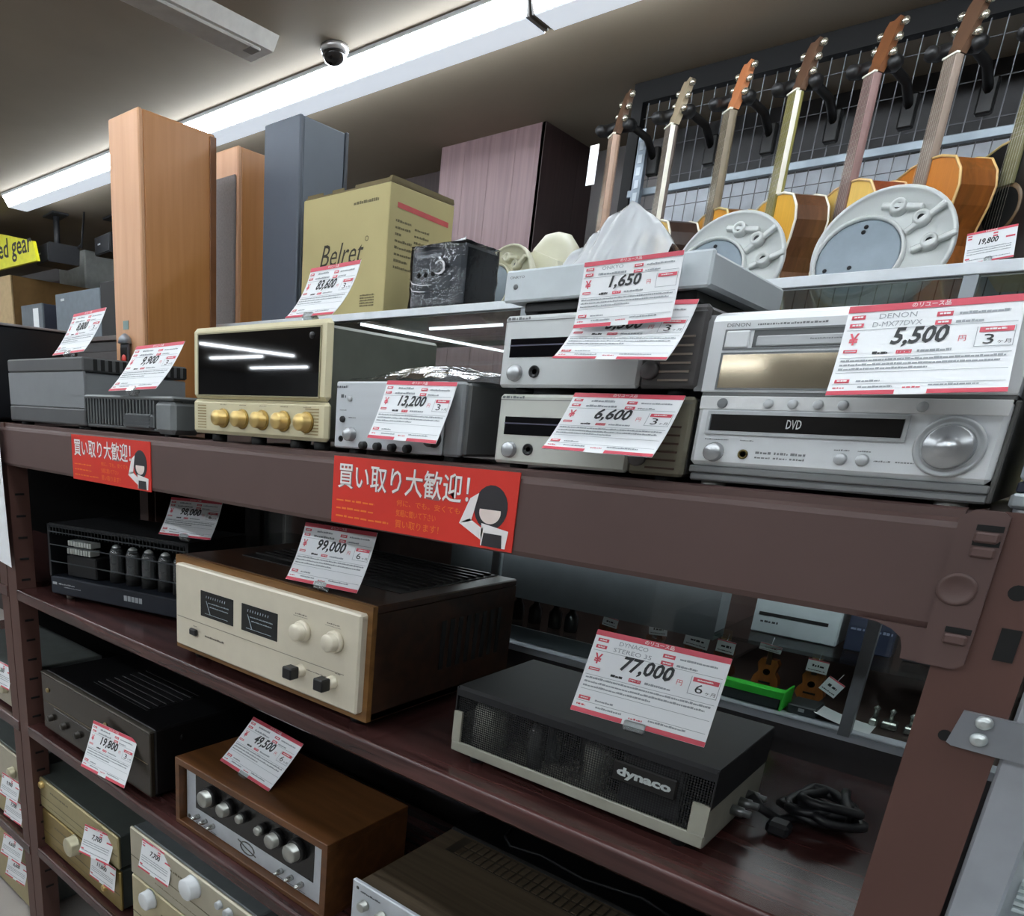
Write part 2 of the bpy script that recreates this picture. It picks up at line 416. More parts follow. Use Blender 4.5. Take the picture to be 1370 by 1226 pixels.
for k, z in enumerate((-.430, -.795, -1.160)):
    b = MB().prism([(.0055 - .0055 * math.cos(q), z - .0055 + .0055 * math.sin(q)) for q in [i * math.pi / 12 for i in range(7)]] + [(.45, z), (.45, z - .03), (.004, z - .03), (.0, z - .026)], 'yz', -1.817, -.006)
    part('shelf_board', b, mahog, rack)
part('back_board', MB().box(-1.868, -1.50, .4535, .46, -.80, -.062), mat('back_black', (7, 7, 7), .95, spec=.05), rack)
part('back_board', MB().box(-1.868, -.66, .4535, .46, -1.44, -.80), mat('back_black', (7, 7, 7), .95, spec=.05), rack)
# neighbour rack on the left
lr = thing('storage_rack', 'neighbouring brown rack cut by the left edge of the photo', 'shelf', (-2.4, .25, ZF))
post(-1.915, -1.872, .002, .05, lr)
part('beam', MB().prism(prof, 'yz', -2.9, -1.871), brown, lr)
part('deck', MB().box(-2.9, -1.871, .012, .46, -.060, -.0385), MATS['deck_board'], lr)
for z in (-.43, -.80, -1.18):
    part('shelf_board', MB().box(-2.9, -1.874, 0, .45, z - .03, z, .002), mahog, lr)
for x in (-2.9, -2.86):
    pass
part('post', MB().box(-2.9, -2.85, .002, .05, ZF, -.06), brown_dark, lr)
part('back_board', MB().box(-2.9, -1.872, .452, .46, -1.44, -.062), MATS['back_black'], lr)
part('post', MB().box(-2.9, -2.85, .41, .45, ZF, -.06), brown_dark, lr)
part('post', MB().box(-1.915, -1.872, .41, .45, ZF, -.037), brown_dark, lr)
# neighbour grey fixture on the right
gr = thing('grey_rack', 'silver grey steel rack upright cut by the lower right corner', 'shelf', (.05, .25, ZF))
grey_paint = mat('grey_post_paint', (158, 162, 168), .45, .1)
part('post', MB().box(.003, .0335, .004, .034, ZF, -.10, .002), grey_paint, gr)
part('side_panel', MB().box(.0335, .6, .03, .036, ZF, -.23), mat('grey_panel', (190, 196, 200), .5), gr)
for i in range(5):
    part('rib', MB().box(.040, .052, .024, .030, -.349 + i * .006, -.346 + i * .006), mat('pale_rib', (210, 220, 220), .4), gr)
part('roll', MB().lathe([(.002, 0), (.05, .003), (.055, .01), (.055, .2), (.05, .21)], 'x', (.042, -.03, -.385), 24), mat('roll_white', (205, 214, 214), .35), gr)
br = thing('bracket_plate', 'grey metal bracket with two bolts joining the brown and grey uprights', 'bracket', (0, 0, -.21))
part('plate', MB().prism([(-.0265, -.189), (.20, -.188), (.20, -.224), (-.0275, -.2185), (-.031, -.2165)], 'xz', -.0030, .0015), mat('zinc', (150, 154, 160), .35, .5), br)
for z in (-.1945, -.2085):
    piece('bolt', 'bolt', lambda: MB().lathe([(.0058, 0), (.0058, -.0015), (.0045, -.004), (.002, -.005)], 'y', (0, 0, 0), 14), mat('bolt_steel', (205, 212, 212), .25, .6), br, (-.0125, -.003, z))

# ================================================================ glass showcase behind
sc = thing('glass_showcase', 'tall glass showcase with a white top edge behind the brown rack', 'showcase', (-.7, .7, ZF))
wh_edge = mat('white_edge', (226, 232, 236), .4)
alu = mat('alu_frame', (142, 148, 152), .4, .5)
X0, X1, Y0, Y1 = -1.93, .75, .52, 1.02
part('top_rail', MB().box(X0, X1, Y0 - .006, Y0 + .016, .212, .2262, .001), wh_edge, sc)
part('top_rail', MB().box(X0, X1, Y1 - .016, Y1, .212, .2262, .001), wh_edge, sc)
part('top_rail', MB().box(X0, X0 + .016, Y0 + .016, Y1 - .016, .212, .2262), wh_edge, sc)
part('top_rail', MB().box(X1 - .016, X1, Y0 + .016, Y1 - .016, .212, .2262), wh_edge, sc)
part('top_glass', MB().box(X0 + .016, X1 - .016, Y0 + .016, Y1 - .016, .2175, .2235), glass, sc)
part('front_glass', MB().box(X0, X1, Y0, Y0 + .004, -.40, .212), glass, sc)
part('back_glass', MB().box(X0, X1, Y1 - .004, Y1, -.05, .212), glass, sc)
part('back_panel', MB().box(X0, X1, Y1 - .01, Y1, -.40, -.05), mat('case_back', (124, 98, 92), .5), sc)
part('base', MB().box(X0, X1, Y0, Y1, ZF, -.408), mat('case_base', (62, 60, 62), .6), sc)
part('floor_board', MB().box(X0, X1, Y0 + .035, Y1, -.408, -.397), mat('case_floor', (74, 60, 56), .45), sc)
part('floor_edge', MB().box(X0, X1, Y0, Y0 + .034, -.408, -.396), mat('case_floor_edge', (196, 202, 210), .4), sc)
for x in (-1.50, -.79, -.167, .5):
    part('upright', MB().box(x - .0075, x + .0075, Y0 - .004, Y0 + .012, -.40, .212), alu, sc)
part('glass_shelf', MB().box(X0, -.38, Y0 + .03, Y1 - .03, -.372, -.366), glass, sc)
part('glass_shelf', MB().box(-.38, X1, Y0 + .03, Y1 - .03, -.302, -.296), glass, sc)
part('shelf_rail', MB().box(X0, -.38, Y0 + .026, Y0 + .03, -.394, -.366), mat('rail_grey', (92, 98, 100), .4, .3), sc)
part('valance', MB().box(-.92, -.38, Y0 + .03, Y0 + .08, -.31, -.16), mat('valance_grey', (118, 124, 129), .5), sc)
part('case_light', MB().box(-.88, .55, Y0 + .010, Y0 + .026, -.19, -.175, .004), mat('case_light_glow', (246, 250, 255), .5, emit=6.5), sc)  # unseen glowing strips, added to brighten the showcase inside
part('case_light', MB().box(-.88, -.385, Y0 + .088, Y0 + .104, -.19, -.175, .004), MATS['case_light_glow'], sc)
part('ceiling_board', MB().box(X0, .60, Y0 + .10, Y1 - .02, -.12, -.11), mat('case_shelf', (120, 110, 108), .6), sc)
# ================================================================ components on the top deck
DK = -.0385                    # deck surface
def feet(t, xs, ys, z0, h, r=.010, m=None):
    for x in xs:
        for y in ys:
            piece('foot', ('foot', r, h), lambda: MB().lathe([(r * .9, 0), (r, h * .3), (r, h)], 'z', (0, 0, 0), 14), m or rubber, t, (x, y, z0))
def knob_mb(r, d, n=24, cap=.85):
    # axis along -y, base at y=0
    return lambda: MB().lathe([(r * 1.08, 0), (r * 1.05, -d * .18), (r, -d * .22), (r * .97, -d * .9), (r * cap, -d), (.0005, -d)], 'y', (0, 0, 0), n)
def knob(t, r, d, m, x, y, z, name='knob', label=None, pointer=None):
    k = piece(name, ('knob', r, d), knob_mb(r, d), m, t, (x, y, z), None, label)
    if pointer:
        piece('pointer', ('ptr', r, d), lambda: MB().box(-r * .08, r * .08, -d - .0006, -d * .2, r * .35, r * .98), pointer, k, (x, y, z))
    return k

# --- big silver system, two units stacked, right end of the deck
yF = .010
t = thing('stereo_receiver', 'wide silver receiver with a big round volume knob, right end of the top deck', 'receiver', (-.164, .15, DK))
part('case', MB().box(-.270, -.0555, yF + .012, .27, -.0265, .0405, .003), steel, t)
fp = part('front_panel', MB().box(-.2745, -.0535, yF, yF + .012, -.0195, .0415, .004), silver_hi, t)
part('base_strip', MB().box(-.2735, -.053, yF + .001, yF + .014, -.0262, -.0198, .001).box(-.272, -.0525, yF + .002, yF + .016, -.0335, -.0268, .0015), steel, t)
part('side_trim', MB().box(-.0535, -.0500, yF + .002, .27, -.033, .041, .001), mat('trim_dark_steel', (92, 92, 90), .4, .4), t)
part('button_strip', MB().box(-.2735, -.0545, yF - .0012, yF + .001, .0298, .0412, .0005), mat('strip_pale', (226, 228, 228), .4), t)
for x in (-.216, -.197, -.178, -.160, -.107):
    piece('button', 'dbtn', knob_mb(.0037, .003, 16), silver, t, (x, yF - .001, .0352))
piece('power_button', 'dpw', knob_mb(.0042, .0025, 16), mat('grey_button', (120, 124, 126), .4), t, (-.2540, yF - .001, .0350))
part('tray_surround', MB().frame(-.2645, -.1125, .0085, .0285, .0028, yF - .0025, yF + .001), silver, t)
part('disc_tray', MB().box(-.2610, -.1160, yF - .0012, yF + .001, .0115, .0258), mat('tray_gloss', (26, 24, 23), .12), t)
lt = MB(); put_text(lt, 'DVD', front(yF - .0015), -.1985, -.187, .0150, .0225, .01); part('lettering', lt, mat('tray_letter', (196, 198, 198), .5), t)
knob(t, .0080, .007, knob_metal, -.2535, yF, -.0072, 'dial_button')
part('phone_jack', MB().lathe([(.0042, 0), (.0042, -.0012), (.0026, -.0012), (.0024, .001), (.0003, .001)], 'y', (-.2285, yF, -.0078), 16), mat('jack_brass', (96, 84, 50), .3, .7), t)
for x in (-.1530, -.1375): piece('button', 'dbtn2', knob_mb(.0045, .004, 18), silver, t, (x, yF, -.0068))
vk = part('volume_ring', MB().lathe([(.0222, 0), (.0225, -.003), (.0205, -.0045), (.0190, -.0025), (.0175, -.0035)], 'y', (-.0838, yF, .0065), 40), silver, t)
part('volume_knob', MB().lathe([(.0168, -.002), (.0162, -.010), (.0148, -.0125), (.0085, -.0115), (.0075, -.0135), (.0003, -.0145)], 'y', (-.0838, yF, .0065), 40), knob_metal, vk)
pm = MB()
for i, (a, b) in enumerate(((-.2185, -.2060), (-.2035, -.1925), (-.1905, -.1790))):
    dashes(pm, front(yF - .0006), a, b, -.0068, .0022, i); dashes(pm, front(yF - .0006), a, b, -.0106, .0018, i + 9)
for i, (a, b) in enumerate(((-.2635, -.2430), (-.2330, -.2220))): dashes(pm, front(yF - .0006), a, b, .0035, .0010, i + 20)
for i, (a, b) in enumerate(((-.1590, -.1480), (-.1420, -.1330), (-.1295, -.1180), (-.1150, -.1030))): dashes(pm, front(yF - .0006), a, b, -.0005 if i < 2 else -.0075, .0012, i + 30)
part('small_print', pm, mat('print_grey', (128, 132, 134), .6), t)
feet(t, (-.255, -.075), (.03, .24), DK, .005, .011, mat('foot_pale', (196, 196, 190), .4))

t = thing('cassette_deck', 'wide silver deck with a long tape slot and display, on top of the wide receiver', 'stereo deck', (-.164, .15, .042))
part('case', MB().box(-.270, -.0550, yF + .012, .27, .0425, .108, .003), mat('case_mid_steel', (140, 142, 143), .42, .4), t)
tri = MB().prism([(.0, .0455), (.0, .1035), (.0035, .1085), (.016, .1125), (.030, .1125), (.030, .0445), (.001, .0445)], 'yz', -.2750, -.0535)
tri.xf(Matrix.Translation((0, yF, 0))); part('front_panel', tri, silver_hi, t)
part('side_cap', MB().prism([(.0, .0455), (.0, .1045), (.006, .1105), (.028, .1105), (.028, .0445)], 'yz', -.2835, -.2755).xf(Matrix.Translation((0, yF + .004, 0))), steel, t)
part('base_gap', MB().box(-.274, -.054, yF + .002, yF + .02, .0415, .0447), mat('gap_grey', (120, 122, 122), .5), t)
part('slot_surround', MB().frame(-.2635, -.1100, .0795, .0965, .0014, yF - .0010, yF + .002), mat('slot_line', (120, 124, 126), .4), t)
part('tape_slot', MB().box(-.2395, -.1110, yF - .0004, yF + .002, .0812, .0952), mat('slot_shadow', (94, 97, 98), .5), t)
part('slot_door', MB().box(-.2365, -.1115, yF - .0012, yF + .001, .0822, .0905, .0008), silver, t)
part('eject_button', MB().box(-.2620, -.2425, yF - .0022, yF + .001, .0812, .0952, .001), silver_hi, t)
part('display_surround', MB().frame(-.2635, -.1060, .0465, .0775, .0016, yF - .0010, yF + .002), mat('slot_line', (120, 124, 126), .4), t)
part('display', MB().box(-.2620, -.1075, yF - .0005, yF + .002, .0480, .0760), mat('display_mirror', (176, 164, 142), .07, .8), t)
lt = MB(); put_text(lt, 'DENON', front(yF - .0004), -.2630, -.2440, .0985, .1015, .01)
dashes(lt, front(yF - .0004), -.238, -.185, .0990, .0016, 3); dashes(lt, front(yF - .0014), -.256, -.249, .0885, .002, 4); dashes(lt, front(yF - .0014), -.256, -.249, .0855, .002, 5)
part('lettering', lt, mat('print_grey', (128, 132, 134), .6), t)
dsh = MB(); dashes(dsh, front(yF - .0015), -.195, -.125, .0865, .0012, 8); part('slot_print', dsh, mat('print_grey', (128, 132, 134), .6), t)

# --- two small silver units beside it
def mini(name, label, z0, z1, xa, xb, warm):
    t = thing(name, label, 'receiver', ((xa + xb) / 2, .14, z0))
    pan = mat('mini_panel', (208, 212, 212), .36, .15, .03) if not warm else mat('mini_panel_warm', (206, 208, 200), .36, .15, .03)
    cas = mat('mini_case', (92, 90, 90), .42, .4)
    b0 = z0 + .006
    part('case', MB().box(xa + .003, xb - .001, yF + .010, .25, b0, z1 - .001, .003), cas, t)
    part('front_panel', MB().box(xa, xb - .055, yF, yF + .010, b0, z1, .003), pan, t)
    part('side_panel', MB().box(xb - .0545, xb, yF + .001, yF + .010, b0, z1, .003), cas if not warm else mat('panel_olive', (126, 122, 106), .4, .35), t)  # right section of the front: shade on its metal set as darker colour
    part('top_line', MB().box(xa + .002, xb - .002, yF - .0004, yF + .002, z1 - .0062, z1 - .0055), mat('line_grey', (110, 112, 112), .5), t)
    hh = z1 - b0
    part('display', MB().box(xa + .010, xa + .135, yF - .0008, yF + .001, b0 + hh * .42, b0 + hh * .68, .0004), mat('display_black', (14, 14, 18), .08), t)
    part('display_line', MB().box(xa + .010, xa + .135, yF - .0010, yF + .001, b0 + hh * .575, b0 + hh * .595), mat('display_violet', (92, 92, 108), .2), t)
    knob(t, .0082, .006, knob_metal, xa + .020, yF, b0 + hh * .20, 'power_button')
    part('phone_jack', MB().lathe([(.0062, 0), (.0062, -.0015), (.0046, -.0015), (.0042, -.0002), (.0028, -.0002), (.0024, .001), (.0003, .001)], 'y', (xa + .043, yF, b0 + hh * .22), 20), mat('jack_dark', (44, 45, 46), .3, .5), t)
    lb = MB(); dashes(lb, front(yF - .0005), xa + .004, xa + .032, z1 - .0045, .0028, 5); part('lettering', lb, mat('print_grey', (128, 132, 134), .6), t)
    for i in range(6):
        piece('grille_slat', ('slat', warm), lambda: MB().box(-.014, .014, -.0012, .0004, -.0009, .0009), mat('slat_light', (150, 140, 128), .4, .3) if not warm else mat('slat_dark', (70, 50, 40), .5), t, (xb - .022, yF, b0 + hh * (.10 + .105 * i)))
    part('knob_shadow_ring', MB().lathe([(.0085, 0), (.0085, -.004), (.007, -.006), (.0004, -.006)], 'y', (xb - .045, yF + .001, b0 + hh * .22), 20), cas, t)
    feet(t, (xa + .022, xb - .022), (.03, .22), z0, .007, .010)
    return t
mini('mini_receiver', 'small silver receiver at the bottom of its stack, behind the 6,600 yen tag', DK, .0405, -.490, -.279, True)
mini('mini_amplifier', 'small silver unit in the middle of its stack, behind the overlapping 1,650 yen tag', .0415, .1195, -.494, -.281, False)
t = thing('white_disc_player', 'flat white unit on top of the stack of small silver units', 'disc player', (-.39, .13, .1205))
part('case', MB().box(-.4985, -.2865, yF + .003, .225, .1335, .1630, .003), white_case, t)
part('front_panel', MB().box(-.4995, -.2855, yF, yF + .006, .1330, .1640, .002), mat('white_front', (206, 215, 219), .38), t)
part('under_frame', MB().box(-.480, -.300, yF + .012, .21, .1225, .1338, .002), black, t)
feet(t, (-.47, -.31), (.03, .19), .1200, .004, .010)
lb = MB(); put_text(lb, 'ONKYO', front(yF - .0003), -.4935, -.4760, .1555, .1580, .01); part('lettering', lb, mat('print_grey', (128, 132, 134), .6), t)
part('emblem', MB().lathe([(.0026, 0), (.0026, -.0008), (.0003, -.0008)], 'y', (-.4855, yF, .1475), 16), mat('print_grey', (128, 132, 134), .6), t)

# --- silver receiver with a plastic sleeve lying on it
t = thing('silver_amplifier', 'grey silver amplifier with a clear plastic sleeve on top, behind the 13,200 yen tag', 'amplifier', (-.645, .13, DK))
part('case', MB().box(-.745, -.537, yF + .010, .24, -.0300, .0525, .003), mat('case_grey', (116, 118, 118), .45, .35), t)
part('front_panel', MB().box(-.7475, -.5650, yF, yF + .011, -.0305, .0535, .002), mat('panel_grey_silver', (202, 207, 211), .38, .15, .03, stretch=(.2, 4, 4)), t)
part('front_cheek', MB().box(-.5645, -.5390, yF + .001, yF + .011, -.0310, .0535, .003), mat('cheek_grey', (146, 150, 152), .4, .2), t)
knob(t, .0085, .010, knob_metal, -.7150, yF, -.0125); knob(t, .0095, .013, mat('knob_dark', (66, 64, 66), .35, .4), -.5760, yF, -.0120)
for x in (-.690, -.665, -.640, -.615): knob(t, .005, .008, dark, x, yF, -.0255)
knob(t, .0032, .003, silver, -.7200, yF, .0320, 'button'); knob(t, .0040, .003, dark, -.7320, yF, .0060, 'button')
part('phone_jack', MB().lathe([(.004, 0), (.004, -.001), (.0025, -.001), (.0022, .001), (.0003, .001)], 'y', (-.7340, yF, -.0190), 14), dark, t)
lb = MB(); dashes(lb, front(yF - .0005), -.7455, -.7250, .0455, .0030, 11); dashes(lb, front(yF - .0005), -.7370, -.7280, .0330, .0050, 12)
dashes(lb, front(yF - .0005), -.7380, -.7260, .0170, .0012, 13); dashes(lb, front(yF - .0005), -.7220, -.7080, .0080, .0012, 14)
part('small_print', lb, mat('print_dark', (84, 88, 92), .6), t)
feet(t, (-.72, -.56), (.03, .21), DK, .009, .012)
# plastic sleeve: wavy clear sheets
def sheet(nx, ny, fn):
    mb = MB(); vs = [fn(i / nx, j / ny) for j in range(ny + 1) for i in range(nx + 1)]
    fs = [(j * (nx + 1) + i, j * (nx + 1) + i + 1, (j + 1) * (nx + 1) + i + 1, (j + 1) * (nx + 1) + i) for j in range(ny) for i in range(nx)]
    return mb.add(vs, fs, True)
film = clear('plastic_film', (226, 232, 234), 2.2, .12, .22, .6, 26)
def sleeve(u, v):
    x = -.744 + .214 * u; y = .03 + .19 * v
    h = .021 * math.exp(-((u - .45) / .42) ** 2) * math.sin(math.pi * min(1, max(0, v * 1.05))) ** .7
    return (x, y, .0545 + .003 + h + .0035 * noise.noise(Vector((u * 7, v * 6, 1))) + .003 * abs(math.sin(u * 17 + 3 * v)) * u)
mb = sheet(36, 24, sleeve); b2 = sheet(6, 6, lambda u, v: (-.744 + .214 * u, .03 + .19 * v, .0545)); mb.add(b2.v, b2.f, True)
single('plastic_sleeve', mb, film, 'clear crumpled plastic sleeve lying on the grey silver amplifier', 'plastic bag', (-.64, .12, .0545))

# --- champagne tube amplifier with a dark window
t = thing('champagne_amplifier', 'champagne gold amplifier with a dark glass window and five gold knobs in a row', 'amplifier', (-.92, .13, DK))
part('case', MB().box(-1.068, -.772, yF + .012, .255, -.0245, .126, .004), mat('case_green_grey', (112, 116, 106), .4, .35), t)
part('front_panel', MB().box(-1.0770, -.7635, yF, yF + .013, .0275, .1325, .006), champ, t)
part('knob_panel', MB().box(-1.0770, -.7635, yF, yF + .013, -.0255, .0268, .005), champ, t)
part('window_surround', MB().frame(-1.0615, -.7790, .0315, .1240, .0020, yF - .0012, yF + .002), mat('window_rim', (150, 142, 112), .35, .3), t)
part('window', MB().box(-1.0600, -.7805, yF - .0008, yF + .001, .0330, .1225, .0006), mat('window_gloss', (10, 10, 12), .03, 0, 0, 5, spec=1.0, coat=1.0), t)
part('window_bolt', MB().lathe([(.0045, 0), (.0045, -.0015), (.0004, -.0015)], 'y', (-.797, yF - .0008, .112), 14), mat('bolt_shadow', (50, 50, 50), .3, .5), t)
for x in (-.994, -.946, -.8985, -.851, -.8025):
    k = knob(t, .0118, .018, gold, x, yF, -.0008); piece('knob_collar', 'gcol', lambda: MB().lathe([(.0145, 0), (.0145, -.003), (.012, -.0035)], 'y', (0, 0, 0), 24), mat('gold_dark', (168, 138, 74), .3, .8), k, (x, yF, -.0008))
for i, (a, b) in enumerate(((-1.062, -1.040), (-.806, -.779))):
    for j in range(9):
        piece('vent_slit', ('vs', i), lambda w=b - a: MB().box(-w / 2, w / 2, -.0005, .0005, -.0008, .0008), mat('vent_tan', (160, 142, 100), .5), t, ((a + b) / 2, yF - .0001, -.0165 + j * .0042))
lb = MB()
for i, x in enumerate((-.994, -.946, -.8985, -.851, -.8025)): dashes(lb, front(yF - .0004), x - .008, x + .008, .0185, .0016, 40 + i)
part('small_print', lb, mat('print_tan', (150, 138, 106), .6), t)
feet(t, (-1.03, -.93, -.84, -.79), (.03,), DK, .014, .012); feet(t, (-1.03, -.80), (.22,), DK, .014, .012)
part('top_vent', MB().box(-1.03, -.82, .05, .20, .126, .1285, .001), champ, t)

# --- dark finned power amplifier
t = thing('finned_amplifier', 'low dark grey amplifier with a ribbed front, left of the gold amplifier', 'amplifier', (-1.32, .10, DK))
gm = mat('gunmetal', (92, 95, 96), .45, .2, .05); gm2 = mat('gunmetal_light', (122, 126, 127), .42, .2, .05)
part('case', MB().box(-1.488, -1.140, yF + .02, .135, -.0290, .0270, .004), gm, t)
part('top_plate', MB().box(-1.495, -1.136, yF, .135, .0225, .0295, .003), gm2, t)
part('end_block', MB().box(-1.195, -1.136, yF, yF + .06, -.0330, .0230, .008), gm2, t)
for i in range(27):
    piece('heat_fin', 'fin', lambda: MB().box(-.0022, .0022, 0, .022, -.0240, .0235, .001), gm, t, (-1.489 + i * .0112, yF + .001, 0))
part('lower_lip', MB().box(-1.490, -1.19, yF + .004, yF + .02, -.0300, -.0235, .003), gm2, t)
mb = MB().box(-1.295, -1.200, yF - .002, yF + .02, -.027, -.001, .004)
for i in range(4): mb.box(-1.290, -1.205, yF - .004, yF, -.024 + i * .006, -.021 + i * .006)
part('name_block', mb, mat('block_grey', (92, 95, 97), .4, .4), t)
feet(t, (-1.46, -1.17), (.03, .115), DK, .010, .012)

# --- tall grey amplifier behind it
t = thing('grey_amplifier', 'grey amplifier with dark bands and top vents at the left end of the top deck', 'amplifier', (-1.62, .13, DK))
gA = mat('slate_panel', (128, 131, 134), .45, .1, .04); gB = mat('slate_dark', (84, 85, 86), .5, .1, .04)
part('case', MB().box(-1.788, -1.446, yF + .004, .250, -.0290, .070, .003), gA, t)
part('front_panel', MB().box(-1.790, -1.443, yF, yF + .006, .0030, .0715, .001), gA, t)
part('lower_band', MB().box(-1.792, -1.442, yF - .001, .252, -.0300, .0025, .003), gB, t)
part('top_block', MB().box(-1.789, -1.442, yF - .001, .250, .072, .0985, .003), gB, t)
for i in range(14): piece('side_vent', 'svent', lambda: MB().box(-.0008, .0006, -.0040, .0040, -.0105, .0105), void, t, (-1.4415, yF + .026 + i * .016, .085))
feet(t, (-1.75, -1.48), (.03, .22), DK, .009, .014)

# --- black component on the neighbour rack, cut by the left edge
t = thing('black_component', 'big black component with a pale top edge, cut by the left edge of the photo', 'amplifier', (-2.12, .14, DK))
bk = mat('black_case', (26, 29, 34), .38, .1, .05)
part('case', MB().box(-2.34, -1.905, .02, .24, -.030, .180, .004), bk, t)
part('top_edge', MB().box(-2.34, -1.903, .018, .242, .180, .1855, .001), mat('pale_edge', (160, 158, 160), .4, .3), t)
part('front_panel', MB().box(-2.34, -1.905, .012, .02, -.030, .18, .003), bk, t)
feet(t, (-2.30, -1.94), (.04, .21), DK, .009, .014)

# --- component on the right fixture
t = thing('pale_component', 'pale grey component on silver feet just past the wide receiver, right edge', 'amplifier', (.10, .16, -.06))
part('case', MB().box(-.0385, .23, .015, .26, -.015, .110, .003), mat('pale_blue_case', (178, 184, 198), .42, .15), t)
part('base', MB().box(-.0385, .23, .017, .25, -.023, -.0155, .001), mat('base_navy', (40, 44, 56), .4, .2), t)
part('plinth', MB().box(-.040, .235, .010, .24, -.0345, -.0235, .002), mat('plinth_silver', (176, 184, 188), .3, .5), t)
feet(t, (-.030, .2), (.022, .22), DK, .0045, .007, silver)

# ================================================================ tall speakers behind the deck
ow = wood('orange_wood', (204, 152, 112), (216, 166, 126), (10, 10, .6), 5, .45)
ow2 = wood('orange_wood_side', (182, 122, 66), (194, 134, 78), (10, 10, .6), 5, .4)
def tower(name, label, x0, x1, y0, y1, z0, z1, mf, ms, o=None):
    t = thing(name, label, 'speaker', ((x0 + x1) / 2, (y0 + y1) / 2, z0))
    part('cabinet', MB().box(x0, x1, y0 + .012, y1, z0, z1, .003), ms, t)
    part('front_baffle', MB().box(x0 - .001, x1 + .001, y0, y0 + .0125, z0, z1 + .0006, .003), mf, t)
    return t
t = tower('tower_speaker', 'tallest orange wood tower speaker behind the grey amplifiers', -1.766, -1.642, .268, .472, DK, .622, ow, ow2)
part('badge', MB().box(-1.728, -1.705, .2665, .268, .187, .206), mat('badge_teal', (120, 146, 142), .4), t)
part('rear_edge', MB().box(-1.6425, -1.6385, .455, .473, DK, .616, .001), mat('edge_brown', (120, 76, 42), .5), t)
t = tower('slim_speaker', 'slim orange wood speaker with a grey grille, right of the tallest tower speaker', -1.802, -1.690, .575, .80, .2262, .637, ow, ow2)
part('grille', MB().box(-1.799, -1.693, .568, .576, .23, .575, .003), mat('grille_grey', (128, 122, 120), .8, 0, .1, 200), t)
slate = mat('slate_blue', (94, 104, 116), .5, 0, .03, 20); slate2 = mat('slate_front', (84, 92, 104), .5, 0, .03, 20)
t = tower('grey_speaker', 'slate grey tower speaker left of the cardboard carton', -1.583, -1.459, .570, .715, .2262, .6555, slate2, slate)
part('back_board', MB().box(-1.586, -1.456, .715, .726, .2262, .6575, .002), mat('slate_back', (52, 58, 66), .5), t)
# small ornament in front of the tallest tower
t = thing('dark_holder', 'dark narrow stand with a red flower motif in front of the tallest speaker', 'ornament', (-1.705, .257, DK))
part('body', MB().box(-1.724, -1.690, .254, .262, DK, .155, .002), mat('holder_grey', (70, 72, 78), .4, .3), t)
part('face', MB().box(-1.721, -1.693, .2528, .2545, .06, .146), mat('holder_black', (18, 16, 16), .3), t)
part('cap', MB().lathe([(.017, 0), (.014, .012), (.006, .02), (.002, .022)], 'z', (-1.707, .258, .155), 16), mat('holder_cap', (150, 156, 164), .3, .3), t)
part('flower', MB().lathe([(.002, 0), (.010, -.001), (.010, -.003), (.002, -.005)], 'y', (-1.702, .2525, .120), 12), mat('flower_red', (206, 62, 52), .5), t)
part('leaf', MB().lathe([(.002, 0), (.009, -.001), (.007, -.003), (.002, -.004)], 'y', (-1.704, .2525, .104), 10), mat('leaf_green', (120, 150, 62), .5), t)
# ================================================================ upper board: three amplifiers
# --- wood cased meter amplifier
t = thing('wood_cased_amplifier', 'wood cased amplifier with a cream panel and two dark meters', 'amplifier', (-.906, .21, -.43))
walnut = wood('walnut_case', (42, 26, 17), (64, 41, 27), (1, 7, 7), 5, .42)
wedge = wood('walnut_edge', (106, 72, 36), (140, 100, 54), (1, 7, 7), 6, .4)
x0, x1, yF, yB, z0, z1 = -1.148, -.664, .020, .392, -.414, -.2405
part('case', MB().box(x0, x1, yF + .010, yB, z1 - .012, z1, .002).box(x0, x0 + .014, yF + .010, yB, z0, z1 - .012).box(x1 - .014, x1, yF + .010, yB, z0, z1 - .012).box(x0, x1, yF + .010, yB, z0, z0 + .012, .001).box(x0 + .014, x1 - .014, yB - .01, yB, z0 + .012, z1 - .012), walnut, t)
part('front_rim', MB().frame(x0, x1, z0, z1, .013, yF, yF + .010), wedge, t)
pan = part('front_panel', MB().box(-1.130, -.673, .006, .030, -.4015, -.2515, .003), cream, t)
part('panel_groove', MB().box(-1.124, -.700, .0054, .0066, -.3475, -.3463), mat('groove', (150, 142, 126), .5), t)
for k, (a, b) in enumerate(((-1.052, -.960), (-.938, -.848))):
    m = part('meter', MB().box(a, b, .0052, .007, -.3325, -.2870, .0006), mat('meter_glass', (16, 20, 24), .08), t)
    mb = MB(); fn = front(.0047); w = b - a
    mb.quad(fn(a + w * .30, -.326), fn(a + w * .33, -.326), fn(a + w * .20, -.303), fn(a + w * .18, -.303))
    mb.quad(fn(a + w * .15, -.3265), fn(b - w * .15, -.3265), fn(b - w * .15, -.3255), fn(a + w * .15, -.3255))
    for i in range(9): mb.quad(fn(a + w * (.18 + .07 * i), -.298), fn(a + w * (.20 + .07 * i), -.298), fn(a + w * (.21 + .07 * i), -.294), fn(a + w * (.19 + .07 * i), -.294))
    dashes(mb, fn, a + w * .25, b - w * .12, -.3065, .0022, 50 + k); dashes(mb, fn, a + w * .30, b - w * .14, -.3130, .0022, 55 + k)
    part('scale', mb, mat('meter_print', (140, 150, 156), .5), m)
ivory = mat('ivory_knob', (222, 214, 194), .32, .15)
for x, z in ((-.789, -.3005), (-.720, -.3005)):
    k = knob(t, .0135, .020, ivory, x, .006, z); piece('knob_flange', 'iflange', lambda: MB().lathe([(.0165, 0), (.0165, -.006), (.0145, -.008)], 'y', (0, 0, 0), 24), ivory, k, (x, .006, z))
